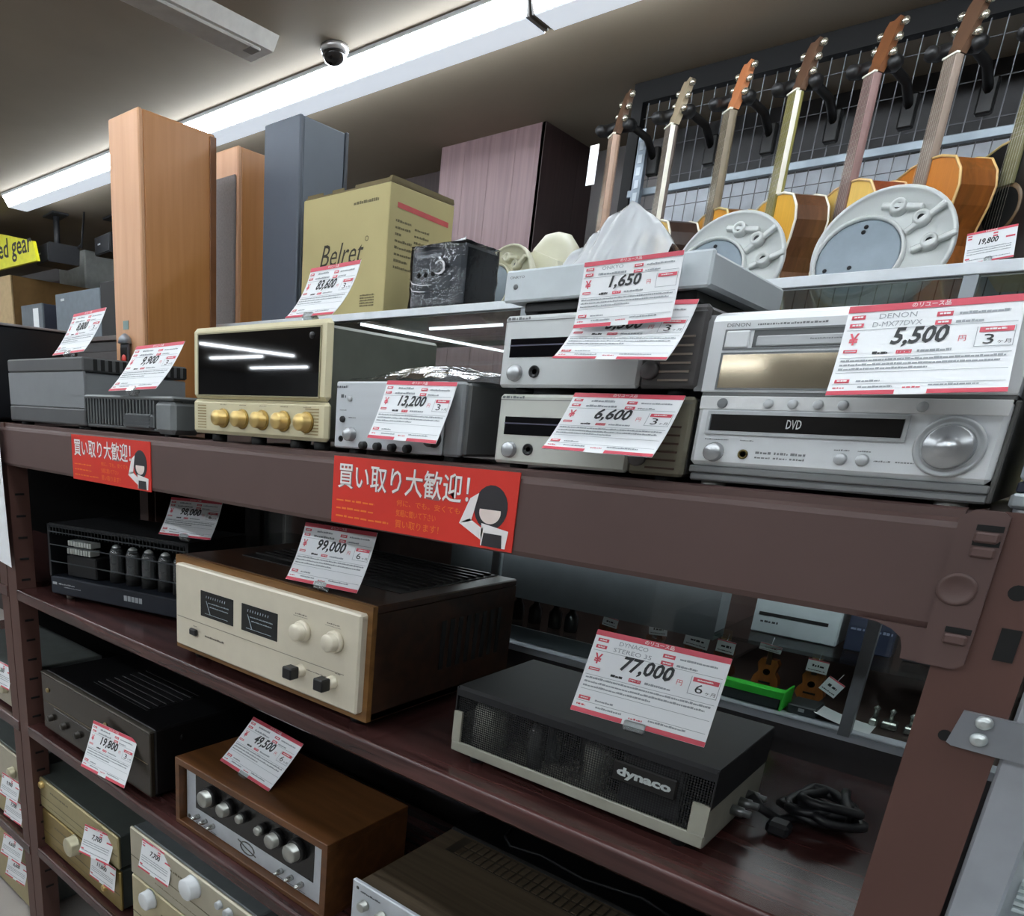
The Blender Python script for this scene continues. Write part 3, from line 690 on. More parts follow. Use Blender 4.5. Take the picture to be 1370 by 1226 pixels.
for x, z in ((-.790, -.3635), (-.722, -.3635)):
    k = piece('lever_base', 'lbase', knob_mb(.0095, .012), ivory, t, (x, .006, z))
    piece('lever', 'lever', lambda: MB().box(-.0125, .0075, -.030, -.011, -.0095, .0095, .002), black, k, (x, .006, z))
k = piece('power_switch', 'pws', lambda: MB().box(-.010, .010, -.007, 0, -.006, .006, .002), black, t, (-1.070, .006, -.3665))
mb = MB(); dashes(mb, front(.0055), -1.040, -.985, -.3690, .0035, 61, .1)
for i, x in enumerate((-.800, -.731)):
    dashes(mb, front(.0055), x - .008, x + .018, -.2775, .0022, 63 + i); dashes(mb, front(.0055), x - .012, x + .020, -.2805, .0010, 65 + i)
dashes(mb, front(.0055), -.778, -.735, -.3600, .0018, 67); dashes(mb, front(.0055), -1.074, -1.064, -.3570, .0018, 68); dashes(mb, front(.0055), -.718, -.706, -.3490, .0018, 69)
part('small_print', mb, mat('print_brown', (112, 104, 92), .6), t)
top = part('top_grille', MB().box(-1.08, -.70, .12, .385, z1, z1 + .0015), mat('grille_black', (18, 17, 17), .5), t)
for i in range(11):
    piece('grille_bar', 'gbar', lambda: MB().box(-.185, .185, -.0035, .0035, 0, .004, .001), mat('grille_bar', (34, 32, 31), .4, .2), top, (-.89, .150 + i * .022, z1 + .0012))
for i in range(8):
    piece('side_slot', 'sslot', lambda: MB().box(-.0006, .0008, -.0055, .0055, -.040, .040), void, t, (x1, .190 + i * .0225, -.3250))
feet(t, (x0 + .04, x1 - .04), (.05, .36), -.430, .016, .014)

# --- perforated black tube amplifier
t = thing('caged_amplifier', 'black perforated tube amplifier in a pale metal tray, behind the 77,000 yen tag', 'amplifier', (-.366, .15, -.43))
tray = mat('tray_putty', (160, 160, 146), .5, .1)
cov = perforated('perforated_black', (30, 31, 33)); covs = mat('cover_black', (26, 27, 30), .55, .2, .08, 90)
x0, x1, yF, yB, z0, z1 = -.5325, -.2000, .050, .244, -.4165, -.3245
part('tray', MB().box(x0, x1, yF, yB, z0, z0 + .003, .001).box(x0, x1, yF - .001, yF + .003, z0, z0 + .0145, .001)
     .box(x0, x0 + .0125, yF - .001, yF + .003, z0 + .0145, z0 + .057).box(x1 - .0180, x1, yF - .001, yF + .003, z0 + .0145, z0 + .050)
     .box(x1 - .002, x1, yF + .003, yB, z0, z0 + .048).box(x0, x0 + .002, yF + .003, yB, z0, z0 + .048), tray, t)
part('cover_front', MB().box(x0 + .002, x1 - .002, yF + .0035, yF + .0045, z0 + .012, z1 - .0115), cov, t)
part('cover_top', MB().prism([(yF + .0010, z1 - .013), (yF + .0012, z1 - .004), (yF + .005, z1), (yB, z1), (yB, z1 - .0012), (yF + .0055, z1 - .0014), (yF + .0026, z1 - .0045), (yF + .0022, z1 - .013)], 'yz', x0, x1), covs, t)
part('cover_side', MB().box(x1 - .0015, x1 + .0005, yF + .001, yB, z0 + .046, z1 - .001), covs, t)
part('cover_side', MB().box(x0 - .0005, x0 + .0015, yF + .001, yB, z0 + .046, z1 - .001), covs, t)
part('cover_back', MB().box(x0, x1, yB - .0015, yB, z0, z1 - .001), covs, t)
part('name_plate', MB().box(-.3100, -.2370, yF - .0005, yF + .0034, -.3745, -.3500, .0015), mat('plate_black', (12, 12, 13), .4), t)
lt = MB(); put_text(lt, 'dynaco', front(yF - .001), -.3040, -.2420, -.3695, -.3555, .045); part('lettering', lt, mat('logo_silver', (196, 204, 204), .35, .3), t)
can = mat('can_grey', (190, 190, 178), .45, .1); glas = mat('tube_glass', (110, 112, 110), .15, .2)
for x, y, r, h in ((-.495, .085, .024, .062), (-.345, .095, .018, .055)):
    part('filter_can', MB().lathe([(r, z0 + .004), (r, z0 + .004 + h * .9), (r * .93, z0 + .004 + h), (.002, z0 + .004 + h)], 'z', (x, y, 0), 20), can, t)
for x, y in ((-.425, .085), (-.418, .12), (-.455, .15), (-.39, .16)):
    part('tube', MB().lathe([(.010, z0 + .004), (.010, z0 + .016), (.012, z0 + .02), (.0125, z0 + .05), (.008, z0 + .062), (.002, z0 + .066)], 'z', (x, y, 0), 16), glas, t)
part('transformer', MB().box(-.31, -.235, .075, .17, z0 + .004, z0 + .070, .004), mat('transformer_grey', (84, 84, 86), .5, .1), t)
for i in range(3):
    piece('terminal', 'term', lambda: MB().lathe([(.006, 0), (.006, .012), (.0045, .013), (.0045, .020), (.002, .021)], 'x', (0, 0, 0), 12), mat('term_steel', (120, 124, 124), .3, .7), t, (x1, .135 + i * .028, -.398))
loop = []
rr = random.Random(5)
for i in range(90):
    a = i / 90 * 2 * math.pi * 5.2; k = i / 90
    loop.append((-.1280 + .030 * math.cos(a) * (1 - .2 * math.sin(3 * a)) + .010 * math.sin(a * .37), .245 + .036 * math.sin(a) + .008 * math.cos(2.1 * a), -.4195 + .020 * (.5 + .5 * math.sin(a * .61)) + .012 * k))
lead = [(x1 + .006, .185, -.395), (x1 + .020, .180, -.405), (x1 + .036, .195, -.418), (x1 + .046, .215, -.420)]
part('power_cord', MB().tube(lead + loop, .0056, 7), mat('cord_black', (24, 25, 28), .45), t)
part('plug', MB().box(-.170, -.146, .168, .192, -.4285, -.412, .004), mat('cord_black', (24, 25, 28)), t)
feet(t, (x0 + .03, x1 - .03), (.07, .22), -.430, .0138, .009)

# --- tube amplifier in a glass-fronted cage, turned to the right
t = local_thing('glass_front_amplifier', 'black tube amplifier with a clear front and a row of valves, upper board', 'amplifier', (-1.690, .030, -.43), (0, 0, math.radians(16)))
wd, dp, zb, zt = .415, .205, .013, .176
base = mat('base_blueblack', (38, 43, 52), .4, .2)
part('base', MB().box(0, wd, 0, dp, zb, zb + .042, .003), base, t)
ca = mat('cage_black', (34, 37, 40), .4, .3)
cg = MB()
for x in (0, wd - .006):
    for y in (0, dp - .006): cg.box(x, x + .006, y, y + .006, zb + .042, zt)
for y in (0, dp - .006): cg.box(0, wd, y, y + .006, zt - .006, zt)
for x in (0, wd - .006): cg.box(x, x + .006, 0, dp, zt - .006, zt)
part('cage_frame', cg, ca, t)
part('top_plate', MB().box(.002, wd - .002, .004, dp - .002, zt, zt + .002), mat('cage_top', (30, 32, 34), .5, .2), t)
for k, z in enumerate((zb + .078, zb + .117, zt - .016)):
    piece('front_rod', 'frod', lambda: MB().box(0, wd - .012, -.001, .001, -.0011, .0011), mat('rod_grey', (70, 76, 80), .35, .4), t, (.006, -.001, z))
for i in range(40):
    piece('cage_wire', 'cwire', lambda: MB().box(-.0006, .0006, -.0006, .0006, -.0095, .0095), mat('wire_grey', (58, 62, 64), .4, .4), t, (.010 + i * .0101, -.0005, zt - .012))
part('side_panel', MB().box(0, .002, .006, dp - .006, zb + .042, zt - .006), ca, t)
part('side_panel', MB().box(wd - .002, wd, .006, dp - .006, zb + .042, zt - .006), ca, t)
part('back_panel', MB().box(.006, wd - .006, dp - .003, dp, zb + .042, zt - .006), ca, t)
mb = MB()
for i in range(9): mb.box(.042 + i * .0085, .0485 + i * .0085, .02, .05, .128, .140, .001).box(.038 + i * .0085, .0445 + i * .0085, .02, .05, .109, .122, .001)
part('fin_block', mb, mat('fin_white', (196, 200, 196), .5), t)
part('transformer', MB().box(.035, .13, .02, .12, .056, .106, .003), mat('transformer_black', (20, 21, 23), .5), t)
tg = clear('valve_glass', (150, 160, 160), 1.6, .05, .10)
for i, x in enumerate((.165, .215, .262, .310, .352)):
    v = part('valve', MB().lathe([(.0165, .055), (.0165, .075), (.0155, .078), (.0165, .10), (.0165, .122), (.012, .134), (.003, .140)], 'z', (x, .05, 0), 18), tg, t)
    part('valve_core', MB().box(x - .008, x + .008, .044, .056, .078, .122), mat('core_grey', (84, 88, 88), .4, .4), v)
    part('valve_cap', MB().lathe([(.011, .130), (.010, .137), (.004, .1415), (.001, .142)], 'z', (x, .05, 0), 14), mat('cap_flash', (226, 230, 228), .2, .4), v)
    part('valve_base', MB().lathe([(.0170, .055), (.0170, .078)], 'z', (x, .05, 0), 18), void, v)
mb = MB(); fn = front(-.0006)
mb.quad(fn(.008, .036), fn(.022, .036), fn(.022, .042), fn(.008, .042)); dashes(mb, fn, .028, .080, .0375, .0035, 71); dashes(mb, fn, .045, .098, .0320, .0022, 72)
for i in range(5): mb.quad(fn(.232 + i * .011, .030), fn(.241 + i * .011, .030), fn(.241 + i * .011, .042), fn(.232 + i * .011, .042))
part('small_print', mb, mat('print_pale', (168, 174, 178), .5), t)
for x in (.03, wd - .03):
    for y in (.03, dp - .03): piece('foot', 'tfoot', lambda: MB().lathe([(.008, 0), (.009, .006), (.008, .013)], 'z', (0, 0, 0), 14), mat('foot_pale', (196, 196, 190)), t, (x, y, 0))

# ================================================================ middle board
# --- wooden case preamplifier with six silver knobs
t = thing('wood_preamplifier', 'brown wooden preamplifier with a silver and black panel and six silver knobs', 'amplifier', (-.945, .15, -.795))
teak = wood('teak_case', (80, 50, 26), (106, 68, 38), (1, 8, 8), 5, .42)
x0, x1, yF, yB, z0, z1 = -1.163, -.728, .020, .225, -.7945, -.6485
part('case', MB().box(x0, x1, yF, yB, z1 - .014, z1, .001).box(x0, x1, yF, yB, z0, z0 + .010, .001).box(x0, x0 + .013, yF + .0005, yB, z0 + .010, z1 - .014).box(x1 - .013, x1, yF + .0005, yB, z0 + .010, z1 - .014).box(x0 + .013, x1 - .013, yB - .01, yB, z0 + .01, z1 - .014), teak, t)
part('front_panel', MB().box(-1.146, -.742, .036, .042, -.7835, -.6635, .001), mat('panel_white_alu', (196, 202, 208), .38, .25), t)
part('black_inset', MB().box(-1.114, -.772, .0352, .0365, -.7480, -.6750, .0004), mat('inset_black', (18, 17, 17), .2), t)
for x, r in ((-1.060, .0165), (-1.003, .0135), (-.957, .0085), (-.903, .0085), (-.862, .0135), (-.811, .0165)):
    z = -.7005
    k = knob(t, r, .026 if r > .01 else .02, mat('knob_brushed', (176, 178, 172), .28, .75), x, .0355, z)
    piece('knob_skirt', ('skirt', r), lambda: MB().lathe([(r * 1.22, 0), (r * 1.22, -.010), (r * 1.05, -.012)], 'y', (0, 0, 0), 24), black, k, (x, .0355, z))
for x in (-1.105, -1.080, -1.055, -.853, -.826, -.799):
    piece('toggle', 'tog', lambda: MB().lathe([(.0052, 0), (.0052, -.006), (.004, -.012), (.003, -.018), (.0004, -.019)], 'y', (0, 0, 0), 14), mat('toggle_chrome', (190, 190, 186), .25, .8), t, (x, .036, -.7640))
for x, z in ((-1.137, -.671), (-1.137, -.776), (-.751, -.671), (-.751, -.776)):
    piece('panel_screw', 'pscrew', lambda: MB().lathe([(.0045, 0), (.004, -.0015), (.0004, -.002)], 'y', (0, 0, 0), 12), mat('screw_dark', (96, 96, 94), .3, .6), t, (x, .036, z))
mb = MB()
for s in (-1, 1):
    pts = [(-.950 + s * .020 * math.cos(a), .0355, -.765 + .012 * math.sin(a)) for a in [math.pi * (.5 + i / 8) for i in range(9)]]
    mb.tube(pts, .0014, 5)
mb.tube([(-.978, .0355, -.757), (-.955, .0355, -.765), (-.925, .0355, -.772)], .0012, 5)
part('emblem', mb, mat('emblem_grey', (84, 84, 80), .5), t)
mb = MB()
for i, x in enumerate((-1.105, -1.080, -1.055, -.853, -.826, -.799)): dashes(mb, front(.0355), x - .009, x + .009, -.7800, .0018, 80 + i)
part('small_print', mb, mat('print_dark', (84, 88, 92)), t)

# --- black amplifier with a dark mirror front
t = thing('black_amplifier', 'wide black amplifier with a dark bronze front, behind the 19,800 yen tag', 'amplifier', (-1.50, .17, -.795))
x0, x1, yF, yB, z0, z1 = -1.758, -1.255, .020, .34, -.780, -.628
part('case', MB().box(x0, x1, yF + .012, yB, z0, z1, .004), mat('case_jet', (20, 20, 22), .4, .15), t)
part('front_panel', MB().box(x0, x1, yF, yF + .012, z0, z1 - .004, .002), mat('bronze_gloss', (52, 46, 38), .22, .35), t)
part('top_lip', MB().box(x0, x1, yF - .001, yF + .014, z1 - .0045, z1 - .001, .001), mat('lip_grey', (92, 88, 80), .35, .5), t)
part('fascia_line', MB().box(x0 + .01, x1 - .01, yF - .0008, yF + .001, -.7055, -.7040), mat('line_bronze', (104, 92, 70), .35, .5), t)
part('lower_flap', MB().box(x0 + .06, x1 - .12, yF - .0012, yF + .001, -.7650, -.7120, .001), mat('flap_bronze', (40, 36, 31), .2, .4), t)
for i, x in enumerate((-1.71, -1.64, -1.57, -1.50, -1.43)):
    knob(t, .0085, .012, mat('knob_bronze', (44, 40, 35), .3, .4), x, yF, -.741)
for x in (-1.725, -1.44): piece('button', 'brbtn', knob_mb(.0055, .004, 16), mat('btn_brass', (150, 132, 92), .3, .6), t, (x, yF, -.672))
g = part('top_vent', MB().box(-1.60, -1.36, .08, .24, z1, z1 + .001), mat('vent_jet', (26, 26, 28), .5, .2), t)
for i in range(7): piece('vent_bar', 'vbar', lambda: MB().box(-.115, .115, -.004, .004, 0, .0025, .0008), mat('vent_bar', (38, 38, 40), .4, .2), g, (-1.48, .092 + i * .022, z1 + .0008))
for z in (-.66, -.73): piece('side_screw', 'sscrew', lambda: MB().lathe([(.006, 0), (.005, .002), (.0005, .003)], 'x', (0, 0, 0), 12), void, t, (x1, .10, z))
feet(t, (x0 + .04, x1 - .04), (.05, .30), -.795, .0155, .014)
# --- grey lidded unit behind it
t = thing('grey_tuner', 'pale grey unit lying behind the wide black amplifier on the middle board', 'tuner', (-1.62, .40, -.795))
part('case', MB().box(-1.795, -1.45, .352, .446, -.785, -.575, .004), mat('tuner_grey', (112, 116, 116), .5, .1), t)
feet(t, (-1.76, -1.49), (.37, .43), -.795, .0105, .010)

# --- wood topped amplifier cut by the bottom edge
t = thing('wood_topped_amplifier', 'silver fronted amplifier with a ribbed dark wood top, cut by the bottom edge', 'amplifier', (-.42, .12, -.795))
ash = wood('ash_top', (58, 49, 38), (86, 74, 58), (.5, 12, 6), 7, .5)
x0, x1 = -.648, -.20
part('case', MB().box(x0 + .006, x1 - .006, .004, .240, -.785, -.661, .002), ash, t)
part('front_panel', MB().box(x0, x1, -.004, .004, -.786, -.6575, .0015), mat('panel_white_alu', (196, 202, 208)), t)
g = part('top_grille', MB().box(x0 + .04, x1 - .04, .175, .232, -.661, -.6602), mat('grille_wood_dark', (40, 35, 28), .5), t)
for i in range(26):
    for j in range(2):
        piece('grille_rib', 'wrib', lambda: MB().box(-.0045, .0045, -.0115, .0115, 0, .0012), ash, g, (x0 + .062 + i * .0130, .189 + j * .028, -.6602))
for x in (-.620, -.585, -.555, -.525): knob(t, .008, .012, mat('knob_brushed', (176, 178, 172)), x, -.004, -.690)
part('panel_screw', MB().lathe([(.003, 0), (.0004, -.002)], 'y', (-.637, -.004, -.668), 12), mat('screw_dark', (96, 96, 94)), t)
mb = MB(); dashes(mb, front(-.0046), -.630, -.590, -.6720, .0032, 90, .15); part('lettering', mb, mat('print_dark', (84, 88, 92)), t)
feet(t, (x0 + .04, x1 - .04), (.03, .21), -.795, .0105, .012)
t = thing('black_deck', 'low black unit with a loose cable behind the ribbed wood top amplifier', 'stereo deck', (-.37, .35, -.795))
part('case', MB().box(-.66, -.10, .265, .43, -.785, -.675, .004), mat('case_jet', (20, 20, 22)), t)
part('cable', MB().tube([(-.58, .34, -.672), (-.57, .30, -.668), (-.55, .285, -.672), (-.50, .30, -.672), (-.42, .29, -.672), (-.33, .31, -.670), (-.27, .295, -.6715)], .003, 6), mat('cord_black', (24, 25, 28)), t)
feet(t, (-.62, -.14), (.29, .41), -.795, .0105, .012)

# ================================================================ lowest board: two stacks
def deck4(name, label, x0, x1, y0, z0, z1, mf, mc, knobs, base_gap, group=None):
    t = thing(name, label, 'amplifier', ((x0 + x1) / 2, .14, z0))
    b0 = z0 + base_gap
    part('case', MB().box(x0 + .003, x1 - .003, y0 + .008, .30, b0, z1, .003), mc, t)
    part('front_panel', MB().box(x0, x1, y0, y0 + .009, b0, z1, .003), mf, t)
    part('panel_line', MB().box(x0 + .004, x1 - .004, y0 - .0006, y0 + .001, b0 + (z1 - b0) * .40, b0 + (z1 - b0) * .415), mat('line_olive', (110, 104, 82), .4, .4), t)
    for (x, zf, r, d, m) in knobs: knob(t, r, d, m, x, y0, b0 + (z1 - b0) * zf)
    mb = MB(); dashes(mb, front(y0 - .0006), x0 + .12, x0 + .22, b0 + (z1 - b0) * .70, .006, 95); dashes(mb, front(y0 - .0006), x0 + .10, x1 - .05, b0 + (z1 - b0) * .18, .003, 96)
    part('small_print', mb, mat('print_olive', (120, 112, 88), .5, .2), t)
    feet(t, (x0 + .04, x1 - .04), (.05, .26), z0, base_gap + .001, .013)
    return t
pale_gold = mat('pale_gold_panel', (176, 164, 122), .35, .45, .04); pg2 = mat('warm_silver_panel', (186, 180, 160), .36, .45, .04)
olive = mat('case_olive_grey', (78, 84, 80), .5, .2)
big = mat('knob_pale_gold', (206, 200, 170), .3, .5)
deck4('gold_amplifier', 'gold fronted amplifier with a big round knob, at the bottom of the lowest left stack', -1.868, -1.408, .022, -1.160, -1.043, mat('deep_gold_panel', (150, 130, 78), .3, .55), olive, [(-1.625, .78, .026, .026, big), (-1.48, .30, .008, .01, gold)], .008)
deck4('gold_tuner', 'olive gold amplifier with a grey lid, top of the left stack on the lowest board', -1.876, -1.408, .020, -1.043, -.948, pale_gold, olive, [(-1.800, .82, .010, .009, gold)], .008)
deck4('silver_gold_amplifier', 'pale gold amplifier with a round knob, lower of the right stack on the lowest board', -1.322, -.880, .004, -1.160, -.992, mat('pale_gold_two', (190, 180, 146), .35, .4), olive, [(-1.240, .86, .021, .022, silver_hi), (-1.02, .55, .020, .022, silver_hi)], .010)
deck4('silver_tuner', 'warm silver amplifier with round silver knobs, top of the right stack on the lowest board', -1.316, -.880, .000, -.991, -.866, pg2, mat('lid_grey', (112, 118, 120), .45, .3), [(-1.072, .76, .023, .024, silver_hi), (-.985, .80, .008, .01, silver), (-.955, .78, .010, .012, silver)], .008)
# ================================================================ things standing on the showcase
ZT = .2263
# --- cardboard carton
t = thing('cardboard_carton', 'tan cardboard carton with a red stripe and a printed name, open flaps on top', 'carton', (-1.29, .67, ZT))
card = mat('carton_board', (186, 174, 124), .75, 0, .04, 8); card2 = mat('carton_inside', (112, 100, 70), .8)
x0, x1, y0, y1, z1 = -1.427, -1.166, .560, .778, .476
part('box', MB().box(x0, x1, y0, y1, ZT, z1, .0015), card, t)
part('lid_flap', MB().box(x0 + .002, x1 - .001, y0 + .004, y1 - .004, z1 + .001, z1 + .004), card2, t)
for a, b in ((x0 + .006, x0 + .055), (x0 + .085, x0 + .12), (x0 + .155, x1 - .004)):
    piece('flap_tab', ('tab', b - a), lambda: MB().box(0, b - a, 0, .003, 0, .007), card2, t, (a, y0 + .006, z1 + .003))
part('lid_ridge', MB().prism([(y0 + .002, z1 + .003), (y0 + .006, z1 + .013), (y1 - .004, z1 + .012), (y1, z1 + .003)], 'yz', x1 - .008, x1 - .001), card2, t)
side = lambda u, v: (x1 + .0006, u, v)
part('red_stripe', MB().quad(side(.585, .4345), side(.760, .4290), side(.760, .4395), side(.585, .4445)), mat('carton_red', (196, 84, 84), .6), t)
mb = MB()
for i in range(8): dashes(mb, side, .582, .582 + (.052, .05, .02, .056, .06, .066, .045, .07)[i], .408 - i * .0125, .0055, 100 + i, .2)
for i in range(4): dashes(mb, side, .645, .645 + (.05, .05, .035, .02)[i], .402 - i * .0125, .005, 110 + i, .2)
fr = front(y0 - .0006)
dashes(mb, fr, -1.268, -1.196, .4460, .0065, 120, .15)
for i in range(5): dashes(mb, fr, -1.236, -1.194, .246 + i * .0052, .0036, 121 + i, .15)
part('small_print', mb, mat('carton_ink', (110, 102, 72), .7), t)
mb = MB(); put_text(mb, 'Belret', fr, -1.366, -1.232, .334, .378, .0, .35)
mb.add([fr(-1.2245 + r * math.cos(a), .3785 + r * math.sin(a)) for r in (.0050, .0038) for a in [i * math.pi / 8 for i in range(16)]], [(i, (i + 1) % 16, 16 + (i + 1) % 16, 16 + i) for i in range(16)])
part('lettering', mb, mat('carton_black', (58, 54, 42), .7), t)

# --- dark box wrapped in clear film
t = thing('wrapped_speaker', 'dark box wrapped in shiny clear film, right of the cardboard carton', 'speaker', (-1.02, .62, ZT))
part('cabinet', MB().box(-1.092, -.957, .552, .668, ZT + .002, .343, .008), mat('dark_box', (62, 66, 72), .35, .1), t)
part('front_recess', MB().box(-1.080, -.985, .5505, .553, .262, .300, .001), mat('recess_grey', (82, 86, 90), .4, .2), t)
part('label_line', MB().box(-1.075, -1.015, .5500, .553, .322, .3275, .0005), mat('recess_label', (120, 126, 132), .5), t)
for i in range(4): piece('port', 'port', lambda: MB().lathe([(.005, 0), (.005, -.0015), (.0005, -.0015)], 'y', (0, 0, 0), 12), void, t, (-1.066 + i * .018, .5505, .292))
wrap = clear('wrap_film', (246, 248, 250), 1.1, .04, .0, 1.0, 11)
def wr(u, v):
    a = u * 2 * math.pi; c, s_ = math.cos(a), math.sin(a); p = .18
    x = -1.0245 + .0705 * math.copysign(abs(c) ** p, c); y = .610 + .061 * math.copysign(abs(s_) ** p, s_)
    n_ = noise.noise(Vector((x * 30, y * 30, v * 5))) * .0025
    return (x + n_, y + n_, ZT + .0005 + (.3450 - ZT) * v)
mb = sheet(48, 14, wr); b2 = sheet(8, 8, lambda u, v: (-1.094 + .139 * u, .550 + .120 * v, .3455 + .002 * noise.noise(Vector((u * 6, v * 6, 0))))); mb.add(b2.v, b2.f, True)
part('film', mb, wrap, t)
mb = MB()  # white strips that paint the highlights along the film's creases
mb.tube([(-1.012 + .010 * (1 + .05 * i) * math.cos(2.6 - i * .5), .5465 - .0004 * i, .302 + .012 * math.sin(2.6 - i * .5)) for i in range(11)], [.0006 + .0022 * math.sin(math.pi * i / 10) for i in range(11)], 6)
mb.tube([(-1.090, .548, .288), (-1.078, .5475, .277), (-1.055, .547, .2725), (-1.030, .547, .272)], [.0005, .0014, .0013, .0004], 6)
mb.tube([(-1.088, .548, .276), (-1.078, .5475, .264), (-1.060, .547, .261), (-1.045, .547, .2605)], [.0005, .0013, .0011, .0004], 6)
mb.tube([(-.985, .548, .3450), (-.970, .549, .3455), (-.958, .5495, .3460), (-.957, .5495, .3530)], [.0006, .0016, .0020, .0004], 6)
part('film_crease', mb, clear('crease_film', (240, 244, 246), 4.0, .25, .92), t)

# --- round white base plates (camera domes), leaning back
def dome(name, label, c, r, tilt, yaw, tone, depth=.045):
    t = local_thing(name, label, 'dome camera', c, (-tilt, 0, yaw), 'round white dome units on the showcase')
    del t['group']
    wm = mat('dome_white_' + tone, (226, 230, 228) if tone == 'cool' else (222, 220, 196), .35, 0, .02)
    im = mat('dome_inner', (152, 166, 176), .5, .1)
    part('body', MB().lathe([(r * .20, depth), (r * .55, depth * .88), (r * .85, depth * .55), (r * .98, depth * .2), (r, .004), (r, -.002), (r * .975, -.006), (r * .93, -.005), (r * .93, -.001), (.002, -.001)], 'y', (0, 0, 0), 48), wm, t)
    c2, s2 = -.29 * r, -.12 * r
    part('inner_plate', MB().lathe([(r * .60, -.001), (r * .60, -.005), (r * .57, -.007), (.002, -.007)], 'y', (c2, 0, s2), 36), im, t)
    part('inner_rim', MB().lathe([(r * .66, -.001), (r * .65, -.012), (r * .61, -.012), (r * .60, -.006)], 'y', (c2, 0, s2), 40, True, False), wm, t)
    for k, (px, pz, an) in enumerate(((.10, .62, .15), (.46, .40, -.75), (.66, .02, -.4))):
        b = part('boss', MB().lathe([(r * .13, -.001), (r * .11, -.016), (r * .07, -.018), (r * .06, -.012), (.001, -.012)], 'y', (px * r, 0, pz * r), 18), wm, t)
        part('boss_hole', MB().lathe([(r * .05, -.0185), (.001, -.0185)], 'y', (px * r, .0062, pz * r), 12), mat('hole_grey', (70, 72, 74), .5), b)
        rb = MB().box(-.30 * r, .30 * r, -.013, -.001, -.045 * r, .045 * r, .002)
        rb.xf(Matrix.Translation((px * r + .05 * r, 0, pz * r)) @ Matrix.Rotation(an, 4, 'Y')); part('rib', rb, wm, t)
    for px, pz in ((-.30, .28), (-.28, .36), (-.72, -.30), (-.05, -.52), (-.36, -.28)):
        piece('screw', ('dscrew', r), lambda: MB().lathe([(r * .035, 0), (r * .03, -.002), (.0003, -.003)], 'y', (0, 0, 0), 10), mat('screw_black', (40, 40, 42), .4, .3), t, (px * r, -.007, pz * r - s2 * .0))
    return t
T12 = math.radians(12)
dome('dome_unit', 'largest round white dome unit leaning on the showcase, rightmost of the row', (-.353, .905, .3275), .1025, T12, .0, 'cool')
dome('dome_unit', 'round white dome unit leaning on the showcase behind the flat white disc player', (-.600, .905, .325), .1000, T12, .0, 'cool')
dome('dome_unit', 'cream round dome unit turned left, between the wrapped box and the stack', (-1.030, .800, .3105), .0820, math.radians(8), -.22, 'warm', .05)
dome('dome_unit', 'white round dome unit half hidden under the pale plastic bag', (-.820, .920, .309), .0840, T12, .1, 'cool')
# cream housing next to the third dome
t = thing('dome_housing', 'cream moulded housing lying behind the cream round dome unit', 'housing', (-.985, .93, ZT))
part('shell', MB().lathe([(.060, ZT), (.066, ZT + .05), (.064, ZT + .12), (.052, ZT + .17), (.030, ZT + .198), (.004, ZT + .206)], 'z', (-.985, .93, 0), 28), mat('dome_white_warm', (222, 220, 196)), t)
part('arm', MB().prism([(-1.06, ZT + .125), (-.99, ZT + .155), (-.93, ZT + .130), (-.91, ZT + .03), (-1.06, ZT + .03)], 'xz', .845, .90), mat('dome_white_warm', (222, 220, 196)), t)
# pale plastic bag draped over the fourth dome
def bag(u, v):
    x = -.955 + .265 * u
    h = .338 + .055 * min(1, u / .35) + .058 * max(0, 1 - abs(u - .62) / .34) - .03 * max(0, u - .8) / .2
    if v < .7: q = v / .7; z = ZT + .002 + (h - ZT) * q; y = .800 + .075 * q ** 1.5
    else: q = (v - .7) / .3; z = h - .03 * q * q; y = .875 + .10 * q
    n_ = noise.noise(Vector((u * 6, v * 5, 3)))
    return (x + .008 * n_, y - .016 * abs(math.sin(u * 11 + v * 4 + 2 * n_)) - .008 * abs(math.sin(u * 23 - v * 9)), z + .008 * n_ * min(1, v * 4))
single('plastic_bag', sheet(40, 26, bag), clear('bag_film', (226, 236, 242), 1.2, .25, .80, .5, 18), 'crumpled pale plastic bag draped over a white dome unit behind the flat white disc player', 'plastic bag', (-.82, .85, ZT))

# ================================================================ guitar wall
gp = thing('guitar_grid', 'black framed wire grid on the wall that carries the guitars', 'display grid', (-.2, 1.96, .5))
fm = mat('grid_black', (12, 12, 13), .6, spec=.25); wm_ = mat('grid_wire', (104, 106, 110), .5, .3)
gx0, gx1, gy = -1.375, 1.0, 1.965
part('frame', MB().box(gx0, gx1, gy - .015, gy + .02, ZC - .058, ZC - .001), fm, gp)
part('frame', MB().box(gx0, gx0 + .035, gy - .015, gy + .02, -.2, ZC - .058), fm, gp)
part('frame', MB().box(gx1 - .035, gx1, gy - .015, gy + .02, -.2, ZC - .058), fm, gp)
for i in range(68):
    piece('wire', 'gwv', lambda: MB().box(-.0012, .0012, -.0012, .0012, -.60, .60), wm_, gp, (gx0 + .05 + i * .0345, gy, .44))
for i in range(11):
    piece('cross_wire', 'gwh', lambda: MB().box(-1.16, 1.16, -.0010, .0010, -.0010, .0010), mat('cross_wire_dark', (74, 76, 80), .5, .2), gp, (-.19, gy + .0035, .10 + i * .09))
part('rail', MB().box(gx0 + .03, gx1, gy - .022, gy - .006, .768, .790, .002), mat('rail_alu', (128, 138, 146), .4, .5), gp)
st = thing('slotted_upright', 'slotted silver steel upright beside the leftmost guitar', 'upright', (-1.30, 1.93, .3))
part('upright', MB().box(-1.318, -1.288, 1.915, 1.935, -.2, .935, .001), mat('upright_steel', (128, 138, 148), .4, .5), st)
for i in range(16): piece('slot', 'uslot', lambda: MB().box(-.007, .007, -.0012, .0005, -.012, .012), mat('slot_pale', (170, 178, 186), .4, .4), st, (-1.303, 1.9147, .40 + i * .036))

